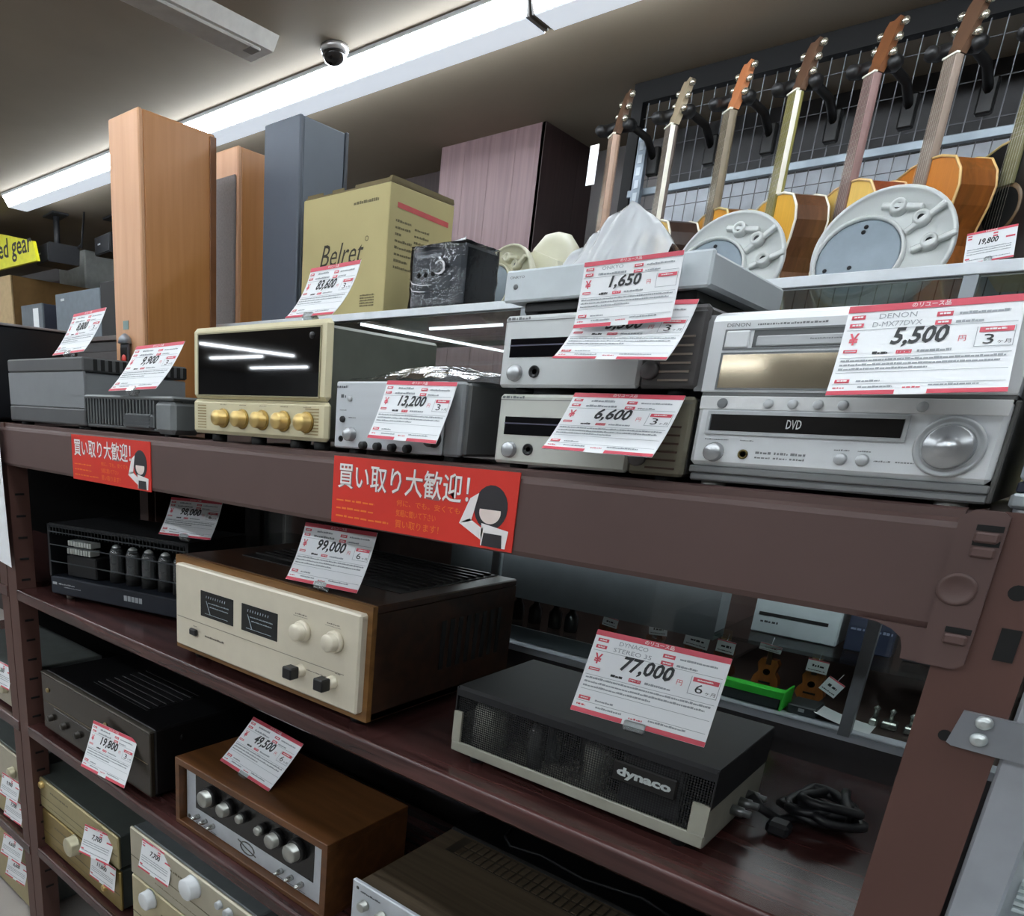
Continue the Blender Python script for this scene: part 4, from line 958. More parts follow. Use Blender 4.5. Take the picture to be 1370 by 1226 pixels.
def guitar(label, x, yaw, top_c, side_c, neck_c, bind_c, znut=.93, zbody=.62, bw=.185, dep=.088, head=(90, 66, 50)):
    t = local_thing('acoustic_guitar', label, 'guitar', (x * .967, 1.772, znut * .967), (0, 0, math.radians(-44)), 'guitars hanging on the wall grid')
    del t['group']
    zt = (zbody + .06 - znut) * .967; L = .47
    prof = [(0, .0), (.04, .004), (.08, .02), (.10, .05), (.108, .085), (.102, .125), (.088, .17), (.082, .205), (.095, .245), (.125, .29), (.148, .345), (.152, .395), (.135, .44), (.09, .468), (.0, .475)]
    k = bw / .152
    right = [(a * k, zt - b) for a, b in prof]; poly = right + [(-a, b) for a, b in right[-2:0:-1]]
    tm = mat('guitar_top_%d_%d' % (top_c[0], top_c[2]), top_c, .3, 0, .06, 20, stretch=(8, 8, .6)); sm_ = wood('guitar_side_%d_%d' % (side_c[0], side_c[2]), tuple(int(v * .75) for v in side_c), side_c, (9, 9, .8), 6, .28)
    part('body', MB().prism(poly, 'xz', .003, dep), sm_, t)
    part('top', MB().prism(poly, 'xz', 0, .003), tm, t)
    pts = [(a, -.0002, b) for a, b in poly]; part('binding', MB().tube(pts + [pts[0]], .0034, 5), mat('binding_%d' % bind_c[0], bind_c, .4), t)
    pts = [(a, dep, b) for a, b in poly]; part('back_binding', MB().tube(pts + [pts[0]], .003, 5), mat('binding_%d' % bind_c[0], bind_c, .4), t)
    part('rosette', MB().lathe([(.056, 0), (.056, -.0012), (.046, -.0012)], 'y', (0, 0, zt - .15), 28), mat('rosette', (90, 70, 46), .4), t)
    part('sound_hole', MB().lathe([(.047, -.0014), (.001, -.0014)], 'y', (0, 0, zt - .15), 28), void, t)
    part('bridge', MB().box(-.08, .08, -.010, 0, zt - .345, zt - .315, .003), mat('bridge_dark', (50, 36, 28), .4), t)
    part('neck', MB().prism([(-.0195, 0), (.0195, 0), (.017, .014), (.008, .021), (-.008, .021), (-.017, .014)], 'xy', zt - .01, 0), mat('neck_%d_%d' % (neck_c[0], neck_c[2]), neck_c, .4, 0, .08), t)
    fb = part('fretboard', MB().box(-.0200, .0200, -.007, 0, zt - .10, 0, .001), mat('fretboard_%d_%d' % (neck_c[0], bind_c[0]), tuple(int(v * .86) for v in neck_c), .45, 0, .1), t)
    part('neck_binding', MB().box(.0195, .0212, -.0078, .006, zt, 0, .0005), mat('binding_%d' % bind_c[0], bind_c, .4) if min(bind_c) > 138 and bind_c[0] > 220 else MATS['neck_%d_%d' % (neck_c[0], neck_c[2])], t)
    zf = 0
    for i in range(14):
        zf = -.36 * (1 - 2 ** (-(i + 1) / 12)) / (1 - 2 ** (-14 / 12)) * (-zt / .36)
        piece('fret', 'fret', lambda: MB().box(-.0195, .0195, -.0006, .0004, -.0006, .0006), mat('fret_wire', (140, 132, 122), .5, .3), fb, (0, -.0072, zf))
    piece('nut', 'nut', lambda: MB().box(-.0225, .0225, -.010, 0, 0, .005, .001), mat('nut_bone', (228, 226, 210), .4), t, (0, 0, 0))
    hd = part('headstock', MB().prism([(-.020, .004), (.020, .004), (.027, .03), (.025, .112), (.018, .124), (.0, .119), (-.018, .124), (-.025, .112), (-.027, .03)], 'xz', .000, .016).xf(Matrix.Rotation(-.22, 4, 'X')), mat('head_%d_%d' % (head[0], head[2]), head, .35), t)
    for i in range(6):
        s = -1 if i < 3 else 1; z = .035 + (i % 3) * .032
        piece('tuner', ('tun', s), lambda: MB().lathe([(.003, 0), (.003, s * .010), (.008, s * .011), (.009, s * .020), (.005, s * .024), (.0004, s * .025)], 'x', (0, 0, 0), 10), mat('tuner_chrome', (206, 202, 186), .2, .85), hd, (s * .026, .008 + z * .20, z))
    sb = MB()
    for i in range(6): sb.tube([(-.015 + i * .006, -.009, 0), (-.022 + i * .0088, -.011, zt - .32)], .0004, 3)
    part('strings', sb, mat('string_steel', (180, 176, 164), .3, .8), t, stuff=False)
    return t
D = math.radians
yel = (214, 164, 62); brn = (104, 70, 48); org = (186, 116, 46)
guitar('leftmost acoustic guitar on the grid, with a white card on its neck', -1.378, D(-48), (200, 160, 112), (120, 58, 34), (168, 138, 118), (214, 180, 130), znut=.930, zbody=.580)
guitar('dark sided acoustic guitar with a white edged neck, second from the left', -1.192, D(-52), (222, 186, 106), (58, 42, 36), (112, 100, 92), (226, 222, 206), znut=.920, zbody=.600, head=(150, 136, 112))
guitar('acoustic guitar with an orange headstock, third from the left', -1.022, D(-40), (206, 144, 48), (150, 96, 40), (124, 112, 92), (190, 170, 120), znut=.925, zbody=.610, head=(176, 112, 72))
guitar('bright yellow topped acoustic guitar with olive neck, fourth from the left', -.852, D(-50), yel, brn, (142, 136, 76), (226, 214, 140), znut=.935, zbody=.625)
guitar('pale yellow topped acoustic guitar with gold tuners, between the fourth and the brown one', -.672, D(-34), (222, 184, 98), (150, 76, 44), (140, 112, 108), (214, 190, 130), znut=.935, zbody=.630, head=(112, 70, 42))
guitar('glossy orange brown acoustic guitar with a wide grey neck, second from the right', -.503, D(-46), org, (150, 88, 38), (150, 134, 122), (206, 170, 110), znut=.935, zbody=.655, head=(90, 66, 50))
guitar('black bodied acoustic guitar cut by the right edge', -.325, D(-46), (22, 22, 22), (20, 20, 20), (130, 126, 88), (190, 184, 150), znut=.935, zbody=.675)
hb = mat('hanger_black', (18, 18, 19), .5)
for i, x in enumerate((-1.378, -1.192, -1.022, -.852, -.672, -.503, -.325)):
    zz = .955 * .967; x *= .967
    t = thing('guitar_hanger', 'black padded hanger holding the %s guitar from the left' % ('first', 'second', 'third', 'fourth', 'fifth', 'sixth', 'seventh')[i], 'hanger', (x, 1.93, zz))
    part('arm', MB().tube([(x + .06, 1.945, zz - .05), (x + .05, 1.90, zz - .005), (x + .03, 1.85, zz + .012), (x, 1.812, zz + .012)], .011, 8), hb, t)
    part('mount', MB().box(x + .042, x + .078, 1.938, 1.9635, zz - .10, zz - .02, .004), hb, t)
    part('yoke', MB().tube([(x - .044, 1.757, zz - .002), (x - .046, 1.779, zz), (x - .040, 1.804, zz + .006), (x, 1.812, zz + .012), (x + .040, 1.804, zz + .006), (x + .046, 1.779, zz), (x + .044, 1.757, zz - .002)], [.013, .017, .018, .018, .018, .017, .013], 8), hb, t)
single('blank_card', MB().box(-1.390, -1.360, 1.742, 1.744, .766, .877, .0005), paper, 'narrow blank white card hanging beside the neck of the leftmost guitar', 'card', (-1.375, 1.743, .82))

# ================================================================ far left background
bc = thing('display_cabinet', 'dark long display cabinet far left that carries boxes and speakers', 'cabinet', (-5.5, 1.7, ZF))
part('body', MB().box(-7.6, -3.6, 1.40, 2.18, ZF, .35, .004), mat('cabinet_dark', (46, 42, 42), .5), bc)
part('top', MB().box(-7.62, -3.58, 1.38, 2.19, .35, .372, .003), mat('cabinet_top', (84, 74, 70), .5), bc)
part('door', MB().box(-7.5, -5.62, 1.392, 1.40, -1.3, .30, .003), mat('cabinet_door', (56, 50, 50), .5), bc)
part('door', MB().box(-5.58, -3.7, 1.392, 1.40, -1.3, .30, .003), mat('cabinet_door', (56, 50, 50)), bc)
def crate(name, label, cat, x0, x1, y0, y1, z1, mf, ms, z0=.373):
    t = thing(name, label, cat, ((x0 + x1) / 2, (y0 + y1) / 2, z0))
    part('front', MB().box(x0, x1, y0, y0 + .012, z0, z1, .003), mf, t)
    part('body', MB().box(x0 + .001, x1 - .001, y0 + .012, y1, z0, z1 - .001, .003), ms, t); return t
crate('cardboard_box', 'pale tan cardboard box far left under the yellow sign', 'carton', -5.75, -5.20, 1.50, 2.1, .795, mat('far_tan', (196, 170, 128), .7), mat('far_brown', (128, 98, 56), .7))
crate('cardboard_box', 'brown cardboard box far left behind the small grey box', 'carton', -5.17, -4.45, 1.82, 2.15, .72, mat('far_brown2', (126, 98, 56), .7), mat('far_brown', (128, 98, 56)))
t = crate('small_speaker', 'small grey box with a white label far left', 'speaker', -5.03, -4.74, 1.48, 1.62, .60, mat('far_grey', (98, 106, 112), .5), mat('far_navy', (50, 54, 66), .5))
part('label', MB().box(-4.86, -4.79, 1.478, 1.481, .42, .575, .0005), paper, t)
t = crate('large_speaker', 'large slate grey speaker far left beside the tall orange tower', 'speaker', -4.56, -4.04, 1.48, 1.80, .632, mat('far_slate', (100, 110, 118), .5), mat('far_slate_side', (72, 78, 84), .5))
part('badge', MB().box(-4.49, -4.45, 1.477, 1.481, .592, .604, .001), silver, t)
crate('black_cabinet', 'narrow black cabinet far left just behind the tall orange tower', 'cabinet', -4.00, -3.72, 1.46, 2.0, .648, mat('far_black', (22, 20, 20), .6), mat('far_black', (22, 20, 20)))
# ceiling speakers
def cspk(label, x, y, z, yaw):
    t = local_thing('ceiling_speaker', label, 'speaker', (x, y, z), (0, 0, yaw))
    part('cabinet', MB().prism([(-.11, -.055), (.11, -.055), (.13, .045), (-.13, .045)], 'xz', -.09, .09), mat('cspk_black', (30, 31, 34), .5), t)
    part('grille', MB().box(-.112, .112, -.096, -.089, -.050, .040, .002), mat('cspk_grille', (24, 25, 28), .7), t)
    part('badge', MB().box(-.06, -.02, -.098, -.095, -.004, .004, .0005), silver, t)
    part('bracket', MB().tube([(0, 0, .040), (0, 0, .10), (.01, 0, ZC - z - .01)], .018, 8), mat('cspk_black', (30, 31, 34)), t)
    part('ceiling_plate', MB().box(-.09, .09, -.05, .05, ZC - z - .012, ZC - z, .003), mat('cspk_black', (30, 31, 34)), t)
    part('cable', MB().tube([(.10, .08, .03), (.18, .08, .05), (.24, .06, .02), (.20, .10, ZC - z)], .006, 5), mat('cspk_black', (30, 31, 34)), t)
cspk('black ceiling speaker on a bracket beside the yellow sign', -4.78, 1.62, .880, D(-8))
cspk('black ceiling speaker hidden half behind the tall orange tower', -4.50, 1.86, .945, D(-8))
sg = thing('hanging_sign', 'yellow hanging sign with black writing at the left edge', 'sign', (-5.6, 1.46, .92))
part('board', MB().prism([(-6.6, .815), (-4.68, .815), (-4.72, .922), (-5.30, 1.036), (-6.6, 1.036)], 'xz', 1.44, 1.46), mat('sign_yellow', (226, 222, 34), .5), sg)
lt = MB(); put_text(lt, 'used gear', front(1.4393), -5.34, -4.735, .835, .975, .014); part('lettering', lt, mat('sign_black', (36, 34, 30), .6), sg)
part('rod', MB().tube([(-5.5, 1.45, 1.03), (-5.5, 1.45, ZC)], .006, 6), silver, sg); part('rod', MB().tube([(-6.3, 1.45, 1.03), (-6.3, 1.45, ZC)], .006, 6), silver, sg)
# ================================================================ inside the showcase
FL = -.3968
fw = wood('ukulele_wood', (122, 70, 30), (160, 96, 44), (9, 9, 1), 6, .35)
fd = wood('ukulele_dark', (84, 46, 24), (110, 62, 34), (9, 9, 1), 6, .35)
def uke(label, x, y, m, top, h=.05):
    t = thing('ukulele', label, 'ukulele', (x, y, FL))
    prof = [(0, .055), (.012, .054), (.016, .046), (.014, .037), (.013, .031), (.019, .022), (.021, .012), (.015, .002), (0, 0)]
    poly = [(x + a, FL + b * h / .05) for a, b in prof] + [(x - a, FL + b * h / .05) for a, b in prof[-2:0:-1]]
    part('body', MB().prism(poly, 'xz', y, y + .016), m, t)
    part('sound_hole', MB().lathe([(.0055, -.0004), (.0003, -.0004)], 'y', (x, y, FL + .032 * h / .05), 16), void, t)
    part('bridge', MB().box(x - .009, x + .009, y - .002, y, FL + .012, FL + .015), void, t)
    part('neck', MB().box(x - .004, x + .004, y - .002, y + .004, FL + .045, top, .001), mat('uke_neck', (66, 48, 36), .5), t)
    part('headstock', MB().box(x - .008, x + .008, y - .002, y + .003, top, top + .018, .001), mat('uke_head', (150, 118, 74), .4), t)
    return t
uke('small orange brown ukulele inside the showcase, just right of the 77,000 yen tag', -.312, .640, fw, -.325)
uke('small orange ukulele inside the showcase beside the silver upright', -.244, .640, fw, -.325, .045)
for i, x in enumerate((-.600, -.507, -.436, -.385)):
    uke('small dark ukulele in the showcase with a white ticket, %s of four from the left' % ('first', 'second', 'third', 'fourth')[i], x, .640, fd, -.325)
tk = mat('ticket_paper', (240, 243, 245), .6)
def ticket(x, y, z, w, h, rot, label):
    t = local_thing('price_ticket', label, 'price ticket', (x, y, z), (0, rot, 0))
    part('card', MB().box(-w / 2, w / 2, 0, .0008, -h / 2, h / 2), tk, t)
    mb = MB(); fn = front(-.0004); dashes(mb, fn, -w * .25, w * .3, -h * .05, h * .2, int(x * -999)); dashes(mb, fn, -w * .4, w * .4, -h * .35, h * .08, int(x * -777)); part('print', mb, blk_ink, t)
    part('border', MB().box(-w / 2, w / 2, -.0003, 0, h * .42, h / 2), red_ink, t)
    part('string', MB().tube([(0, .0004, h / 2), (0, .004, h / 2 + .012)], .0006, 4), tk, t)
ticket(-.592, .632, -.338, .030, .018, .10, 'white ticket hanging on the first dark ukulele in the showcase')
ticket(-.500, .632, -.332, .033, .021, -.10, 'white ticket hanging on the second dark ukulele in the showcase')
ticket(-.430, .632, -.337, .042, .023, .08, 'larger white ticket hanging on the third dark ukulele in the showcase')
ticket(-.381, .632, -.336, .030, .022, .05, 'white ticket hanging on the fourth dark ukulele in the showcase')
ticket(-.296, .560, -.3045, .032, .011, .08, 'narrow white ticket under the grey white box in the showcase')
ticket(-.240, .630, -.334, .030, .021, .03, 'white ticket on the orange ukulele beside the silver upright')
ticket(-.211, .612, -.357, .026, .026, .45, 'tilted white ticket against the silver upright in the showcase')
t = thing('accessory_box', 'pale grey box with a black stripe on the showcase shelf under the beam', 'box', (-.28, .66, -.296))
part('box', MB().box(-.346, -.222, .620, .72, -.2958, -.215, .002), mat('pale_box', (172, 182, 186), .5), t)
part('stripe', MB().box(-.338, -.238, .6190, .6202, -.2660, -.2605), black, t)
mb = MB(); dashes(mb, front(.6192), -.334, -.306, -.2775, .004, 130); part('lettering', mb, blk_ink, t)
for i, (a, b, c) in enumerate(((-.212, -.184, (36, 44, 64)), (-.178, -.150, (32, 40, 60)), (-.136, -.096, (34, 36, 42)))):
    t = thing('accessory_pack', ('dark blue packet left of the silver upright in the showcase', 'dark blue packet right behind the silver upright in the showcase', 'black packet at the right end of the showcase shelf')[i], 'packet', ((a + b) / 2, .64, -.296))
    part('pack', MB().box(a, b, .62, .66, -.2958, -.215, .002), mat('pack_%d' % i, c, .4), t)
    mb = MB(); dashes(mb, front(.6195), a + .004, b - .004, -.262, .005, 140 + i); part('print', mb, mat('pack_print', (120, 130, 150), .5), t)
t = thing('green_tray', 'bright green edged dark tray inside the showcase, right of the 77,000 yen tag', 'tray', (-.30, .57, FL))
gr_ = mat('neon_green', (70, 226, 74), .5)
part('tray', MB().box(-.352, -.262, .545, .60, FL, -.378, .002), mat('tray_dark', (54, 58, 60), .5), t)
part('rim', MB().box(-.354, -.259, .540, .560, -.3775, -.3650, .001), gr_, t)
part('rim_end', MB().box(-.2615, -.258, .540, .60, FL + .001, -.3650, .001), gr_, t)
t = thing('dark_case', 'small dark case on the showcase floor right of the green edged tray', 'case', (-.235, .6, FL))
part('case', MB().box(-.252, -.212, .548, .60, FL, -.381, .002), mat('tray_dark', (54, 58, 60)), t)
part('clasp', MB().box(-.236, -.228, .5465, .5485, -.390, -.385), silver, t)
t = thing('sheet_paper', 'white sheet curling on the showcase floor beside the silver upright', 'paper', (-.2, .56, FL))
part('sheet', sheet(8, 4, lambda u, v: (-.215 + .075 * u, .545 + .05 * v, FL + .001 + .012 * (1 - u) ** 2)), paper, t)
for i, (x, w) in enumerate(((-.125, .020), (-.100, .014), (-.145, .010))):
    t = thing('metal_part', 'small metal tuner part on the showcase floor, %s' % ('largest of three', 'beside the right post', 'nearest the silver upright')[i], 'tuner part', (x, .60, FL))
    part('plate', MB().box(x - w / 2, x + w / 2, .59, .61, FL, FL + .012, .002), mat('part_chrome', (170, 172, 166), .25, .8), t)
    part('peg', MB().lathe([(.003, 0), (.003, .012), (.005, .016), (.0005, .02)], 'z', (x, .60, FL + .012), 10), mat('part_chrome', (170, 172, 166)), t)
# small things on the lower glass shelf behind the wood cased amplifier
for i, x in enumerate((-.775, -.735, -.690, -.655)):
    t = thing('glass_bottle', 'small dark bottle in the showcase right of the wood cased amplifier, %s from left' % ('first', 'second', 'third', 'fourth')[i], 'bottle', (x, .60, -.3658))
    part('bottle', MB().lathe([(.012, 0), (.013, .003), (.013, .030), (.006, .040), (.006, .048)], 'z', (x, .60, -.3658), 16), mat('bottle_dark', (52, 52, 54), .2), t)
    part('cap', MB().lathe([(.007, 0), (.007, .008), (.001, .009)], 'z', (x, .60, -.3178), 14), mat('bottle_cap', (150, 152, 150), .4, .4), t)

t = thing('tan_carton', 'tan box inside the showcase just under its white top edge, right edge', 'carton', (-.02, .70, -.109))
part('box', MB().box(-.175, .16, .60, .84, -.1095, .196, .002), mat('case_tan', (178, 166, 128), .7), t)
part('lid_edge', MB().box(-.177, .162, .598, .842, .150, .156, .001), mat('case_tan_dark', (140, 128, 98), .7), t)
# ================================================================ price tags
def bend(w, h, c):
    # c: sagitta of the curl along the height, towards the viewer at both ends
    def fn(off):
        def f(u, v):
            s = v / h - .5
            return (u, -c * (4 * s * s) - off, v)
        return f
    return fn
def rect(mb, fn, u0, u1, v0, v1, h):
    n = max(1, int(math.ceil((v1 - v0) / h * 8)))
    for i in range(n):
        a = v0 + (v1 - v0) * i / n; b = v0 + (v1 - v0) * (i + 1) / n
        mb.quad(fn(u0, a), fn(u1, a), fn(u1, b), fn(u0, b))
def price_tag(label, price, months, x, y, z, yaw, tilt, roll, w, h, curl=.0, maker=None, model=None, detail=True, clip=True, seed=0):
    D_ = math.radians
    M_ = Matrix.Rotation(D_(yaw), 4, 'Z') @ Matrix.Rotation(D_(-tilt), 4, 'X') @ Matrix.Rotation(D_(roll), 4, 'Y')
    t = local_thing('price_tag', label, 'price tag', (x, y, z), M_.to_euler())
    B = bend(w, h, curl); f0 = B(.0); f1 = B(.0005); f2 = B(.0009)
    n = 10; mb = MB()
    vs = [B(0)(sx * w / 2, h * i / n) for i in range(n + 1) for sx in (-1, 1)] + [B(-.0006)(sx * w / 2, h * i / n) for i in range(n + 1) for sx in (-1, 1)]
    k = 2 * (n + 1); fs = []
    for i in range(n):
        a = 2 * i; fs += [(a, a + 1, a + 3, a + 2), (k + a, k + a + 2, k + a + 3, k + a + 1), (a, a + 2, k + a + 2, k + a), (a + 1, k + a + 1, k + a + 3, a + 3)]
    fs += [(0, k, k + 1, 1), (2 * n, 2 * n + 1, k + 2 * n + 1, k + 2 * n)]
    mb.add(vs, fs); part('card', mb, paper, t)
    U = lambda a: -w / 2 + a * w
    V = lambda a: a * h
    r = MB()
    rect(r, f1, U(0), U(1), V(.935), V(1), h); rect(r, f1, U(0), U(.40), V(0), V(.055), h); rect(r, f1, U(.58), U(1), V(0), V(.055), h)
    rr_ = random.Random(seed)
    for (a, b, c, e) in ((.03, .115, .865, .905), (.03, .115, .785, .825), (.535, .625, .845, .89), (.535, .625, .765, .81), (.79, .97, .665, .715), (.03, .12, .155, .20)):
        rect(r, f1, U(a), U(b), V(c), V(e), h)
    if detail:
        for (a, b, c, e) in ((.03, .115, .515, .55), (.35, .44, .485, .525)):
            rect(r, f1, U(a), U(b), V(c), V(c + .012), h); rect(r, f1, U(a), U(b), V(e - .012), V(e), h); rect(r, f1, U(a), U(a + .008), V(c), V(e), h); rect(r, f1, U(b - .008), U(b), V(c), V(e), h)
        dashes(r, f1, U(.36), U(.43), V(.495), h * .018, seed); dashes(r, f1, U(.03), U(.10), V(.085), h * .02, seed + 1); dashes(r, f1, U(.44), U(.54), V(.075), h * .02, seed + 2)
        put_text(r, '¥', f1, U(.045), U(.105), V(.60), V(.725), .02)
        put_text(r, '円', f1, U(.685), U(.725), V(.585), V(.645), .0)
    part('red_print', r, red_ink, t)
    b = MB()
    nd = sum(ch.isdigit() for ch in price); u0 = .30 if nd == 4 else .26
    put_text(b, price, f1, U(u0), U(.625 if nd == 4 else .65), V(.555), V(.765), .028, .2)
    if detail:
        dashes(b, f1, U(.21), U(.30), V(.49), h * .032, seed + 3, .1)
        if months: put_text(b, months, f1, U(.82), U(.875), V(.545), V(.645)); put_text(b, 'ヶ月', f1, U(.895), U(.965), V(.545), V(.585))
    part('black_print', b, blk_ink, t)
    g = MB()
    if detail:
        if maker: put_text(g, maker, f1, U(.20), U(.42), V(.86), V(.91))
        else: dashes(g, f1, U(.20), U(.42), V(.865), h * .035, seed + 4, .15)
        if model: put_text(g, model, f1, U(.17), U(.46), V(.78), V(.83))
        else: dashes(g, f1, U(.17), U(.46), V(.785), h * .035, seed + 5, .15)
        dashes(g, f1, U(.66), U(.93), V(.855), h * .025, seed + 6, .15); dashes(g, f1, U(.65), U(.80), V(.775), h * .025, seed + 7, .15)
        dashes(g, f1, U(.47), U(.66), V(.495), h * .028, seed + 8, .15)
        for i, (a, e, v) in enumerate(((.03, .96, .415), (.03, .93, .365), (.03, .55, .315), (.16, .30, .165), (.18, .38, .09), (.58, .85, .10))): dashes(g, f1, U(a), U(e), V(v), h * .024, seed + 10 + i, .15)
        for v in (.755, .455, .28, .135): rect(g, f1, U(.02), U(.98), V(v), V(v + .005), h)
        for a in (.775, .975): rect(g, f1, U(a), U(a + .004), V(.52), V(.72), h)
        rect(g, f1, U(.775), U(.979), V(.52), V(.526), h)
    else:
        for i, v in enumerate((.45, .38, .30, .12)): dashes(g, f1, U(.05), U(.92), V(v), h * .03, seed + 10 + i, .15)
    part('grey_print', g, gry_ink, t)
    wv = MB()
    if detail:
        put_text(wv, 'のリユース品', f2, U(.38), U(.60), V(.945), V(.99), .01)
        for (a, e, v) in ((.045, .10, .877), (.045, .10, .797), (.55, .61, .859), (.55, .61, .779), (.82, .93, .682), (.045, .105, .170)): dashes(wv, f2, U(a), U(e), V(v), h * .018, seed + 30, .2)
    else: dashes(wv, f2, U(.38), U(.60), V(.95), h * .03, seed)
    part('white_print', wv, wht_ink, t)
    if clip:
        part('clip', MB().box(-w * .08, w * .08, -.003 - curl, .007, -.005, .006, .0015), clip_m, t)
    return t
PT = price_tag
PT('white price tag leaning on the left end grey amplifier, leftmost on the top deck', '8,800', '3', -1.536, .030, .105, -3, 32, -2, .144, .101, .004, detail=True, seed=200)
PT('white price tag leaning on the low ribbed dark amplifier', '9,900', '3', -1.259, .008, .036, 2, 39, -3, .144, .107, .004, seed=240)
PT('white price tag standing on the champagne amplifier in front of the carton', '83,600', '3', -.826, .032, .136, -10, 30, 2, .123, .081, .006, seed=280)
PT('white price tag reading 13,200 on the grey silver amplifier', '13,200', '3', -.598, -.026, -.0165, 3, 25, 1, .103, .0757, .002, clip=False, seed=320)
PT('half covered white price tag behind the 1,650 yen tag, on the small silver stack', '3,300', '3', -.343, -.0455, .065, 4, 43, 2, .108, .0754, .005, clip=False, seed=360)
PT('white price tag reading 1,650 on the flat white disc player', '1,650', None, -.347, -.022, .100, 5, 11, -2, .090, .060, .0015, 'ONKYO', None, clip=False, seed=400)
PT('white price tag reading 6,600 on the lower small silver receiver', '6,600', '3', -.341, -.047, -.016, 2, 44, 1, .110, .0767, .003, clip=False, seed=440)
PT('white price tag reading 5,500 hanging on the wide silver system at the right', '5,500', '3', -.108, -.045, .038, 5, 37, -3, .105, .0857, .005, 'DENON', 'D-MX77DVX', clip=False, seed=480)
PT('white price tag reading 77,000 on the perforated black tube amplifier', '77,000', '6', -.296, .0555, -.308, 10, 31, 2, .1466, .1026, .001, 'DYNACO', 'STEREO 35', seed=520)
PT('white price tag reading 99,000 on the wood cased meter amplifier', '99,000', '6', -.779, .030, -.2335, 8, 28, 0, .134, .0945, .004, seed=560)
PT('shaded white price tag reading 98,000 above the valve amplifier', '98,000', '6', -1.281, .130, -.237, 22, 34, 0, .123, .086, .004, seed=600)
PT('white price tag reading 19,800 leaning on the wide black amplifier', '19,800', '3', -1.380, -.024, -.764, 8, 21, 1, .152, .107, .002, clip=False, seed=640)
PT('white price tag reading 49,500 lying back on the brown wooden preamplifier', '49,500', '6', -1.006, .070, -.647, -1, 47, 2, .155, .109, .002, seed=680)
PT('upper of two small white tags on the left stack of the lowest board', '7,700', '3', -1.478, -.006, -1.025, 14, 19, 1, .100, .070, .002, detail=False, clip=False, seed=720)
PT('lower of two small white tags on the left stack of the lowest board', '11,000', '3', -1.468, .006, -1.096, 7, 5, 3, .098, .065, .001, detail=False, clip=False, seed=740)
PT('small white tag on the warm silver amplifier of the lowest board', '7,700', '3', -1.204, -.012, -.934, 7, 9, 4, .098, .068, .001, detail=False, clip=False, seed=760)
PT('white price tag on the showcase top before the black guitar, right edge', '19,800', '3', -.160, .555, .232, 0, 20, -8, .048, .042, .001, detail=False, seed=780)
# tags and units on the neighbour rack, cut by the left edge
def left_unit(name, label, x0, x1, z0, z1, m):
    t = thing(name, label, 'amplifier', ((x0 + x1) / 2, .15, z0))
    part('case', MB().box(x0, x1, .03, .28, z0 + .008, z1, .003), mat('left_lid', (104, 110, 108), .5, .2), t)
    part('front_panel', MB().box(x0 - .002, x1 + .002, .02, .03, z0 + .008, z1, .003), m, t); knob(t, .016, .016, big, x1 - .06, .02, (z0 + z1) / 2)
    feet(t, (x0 + .03, x1 - .03), (.06, .25), z0, .009, .012)
left_unit('left_amplifier', 'pale amplifier on the neighbour rack, upper board at the left edge', -2.36, -1.93, -.80, -.68, pg2)
left_unit('left_amplifier', 'gold amplifier on the neighbour rack, lower board at the left edge', -2.36, -1.93, -1.18, -1.06, pale_gold)
left_unit('left_amplifier', 'silver amplifier on top of its gold neighbour at the left edge', -2.36, -1.93, -1.059, -.94, pg2)
for i, (z, lab) in enumerate(((-.690, 'uppermost small white tag at the left edge on the neighbour rack'), (-1.030, 'second small white tag at the left edge on the neighbour rack'), (-1.100, 'third small white tag at the left edge, overlapped by the second'))):
    PT(lab, ('5,500', '9,900', '7,700')[i], '3', -1.958, -.008 - .006 * (i == 1), z - .03, 8, 12, 3, .09, .064, .001, detail=False, clip=False, seed=800 + 20 * i)
for i, (z, lab) in enumerate(((-1.272, 'upper small white tag at the lower left corner of the photo'), (-1.345, 'lowest small white tag at the lower left corner of the photo'))):
    PT(lab, '6,600', '3', -1.990 + .004 * i, -.012 + .006 * i, z, 14, 12, 6, .09, .066, .001, detail=False, clip=False, seed=880 + 20 * i)
left_unit('left_amplifier', 'dark amplifier in the lower left corner under the neighbour board', -2.36, -1.93, -1.449, -1.25, pale_gold)
# white sheet hanging at the left edge over the beam
t = thing('hanging_sheet', 'plain white sheet with a curling corner hanging at the left edge over the beam', 'sheet', (-1.86, -.02, -.2))
part('sheet', sheet(6, 14, lambda u, v: (-2.02 + (.205 + .035 * v * v) * u, -.012 - .010 * u * v * v, -.040 - .315 * v - .012 * u * v)), paper, t)
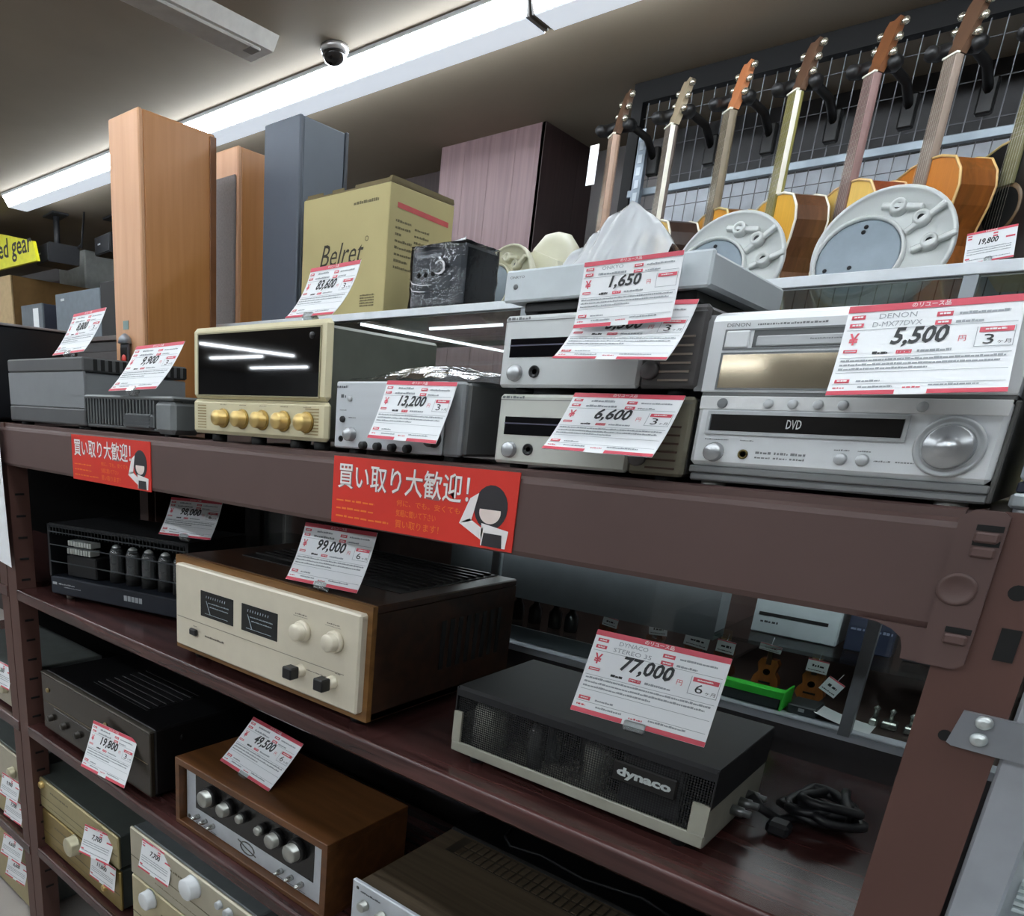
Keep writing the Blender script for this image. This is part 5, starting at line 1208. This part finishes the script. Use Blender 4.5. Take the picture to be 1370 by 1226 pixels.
# red buyback banners stuck on the beam
def banner(label, x0, x1, z0, z1, fine):
    t = thing('banner', label, 'banner', ((x0 + x1) / 2, -.002, (z0 + z1) / 2))
    w, h = x1 - x0, z1 - z0; yb = -.0020
    part('card', MB().box(x0, x1, yb, -.0004, z0, z1), mat('banner_red', (222, 56, 44), .4, 0, .02), t)
    fn = lambda u, v: (x0 + u * w, yb - .0004, z0 + v * h)
    fn2 = lambda u, v: (x0 + u * w, yb - .0007, z0 + v * h)
    fn3 = lambda u, v: (x0 + u * w, yb - .0010, z0 + v * h)
    b = MB(); put_text(b, '買い取り大歓迎！', fn, .035, .775, .535, .915, .008); part('lettering', b, mat('banner_white', (244, 240, 238), .5, 0, .01), t)
    sh = MB(); put_text(sh, '買い取り大歓迎！', lambda u, v: (x0 + u * w + .0006, yb - .0002, z0 + v * h - .0008), .035, .775, .535, .915, .022); part('lettering_shadow', sh, mat('banner_grey', (150, 96, 96), .5), t)
    o = MB(); f = lambda u, v: fn(u, v)
    for i, (a, e, v) in enumerate(((.03, .27, .34), (.03, .27, .22), (.03, .36, .10))): dashes(o, lambda u, v: fn(u, v), a, e, v, .030, 900 + i, .25)
    put_text(o, '何に、でも。安くても', fn, .40, .74, .385, .475); put_text(o, '気軽に聞いて下さい', fn, .40, .62, .235, .335); put_text(o, '買い取ります！', fn, .40, .64, .075, .185)
    part('small_lettering', o, mat('banner_orange', (240, 128, 44), .5), t)
    # simple shop clerk pictogram: hair, face, raised sleeve, apron
    def disc(mb, f, cx, cy, rx, ry, a0=0, a1=2 * math.pi, n=22):
        mb.add([f(cx + rx * math.cos(a0 + (a1 - a0) * i / n), cy + ry * math.sin(a0 + (a1 - a0) * i / n)) for i in range(n + 1)], [tuple(range(n + 1))])
    hr = MB(); disc(hr, fn, .885, .53, .078, .285); part('figure_hair', hr, mat('figure_black', (44, 42, 46), .5), t)
    wt = MB()
    for q in (((.785, .62), (.825, .70), (.800, .33), (.742, .28)), ((.742, .28), (.790, .36), (.862, .24), (.855, .10)), ((.855, .03), (.970, .03), (.978, .26), (.850, .32))): wt.add([fn2(u, v) for u, v in q], [(0, 1, 2, 3)])
    part('figure_shirt', wt, mat('banner_white', (244, 240, 238)), t)
    fc = MB(); disc(fc, fn3, .885, .47, .050, .150, math.pi * .93, math.pi * 2.07); part('figure_face', fc, mat('figure_face', (238, 222, 214), .5), t)
    ap = MB(); ap.add([fn3(u, v) for u, v in ((.860, .03), (.955, .03), (.950, .20), (.865, .20))], [(0, 1, 2, 3)]); part('figure_apron', ap, mat('figure_black', (44, 42, 46)), t)
    return t
banner('larger red banner with white Japanese lettering on the brown beam, under the silver amplifier', -.733, -.445, -.129, -.041, True)
banner('smaller red banner with white Japanese lettering, left on the beam under the ribbed amplifier', -1.482, -1.190, -.134, -.047, True)
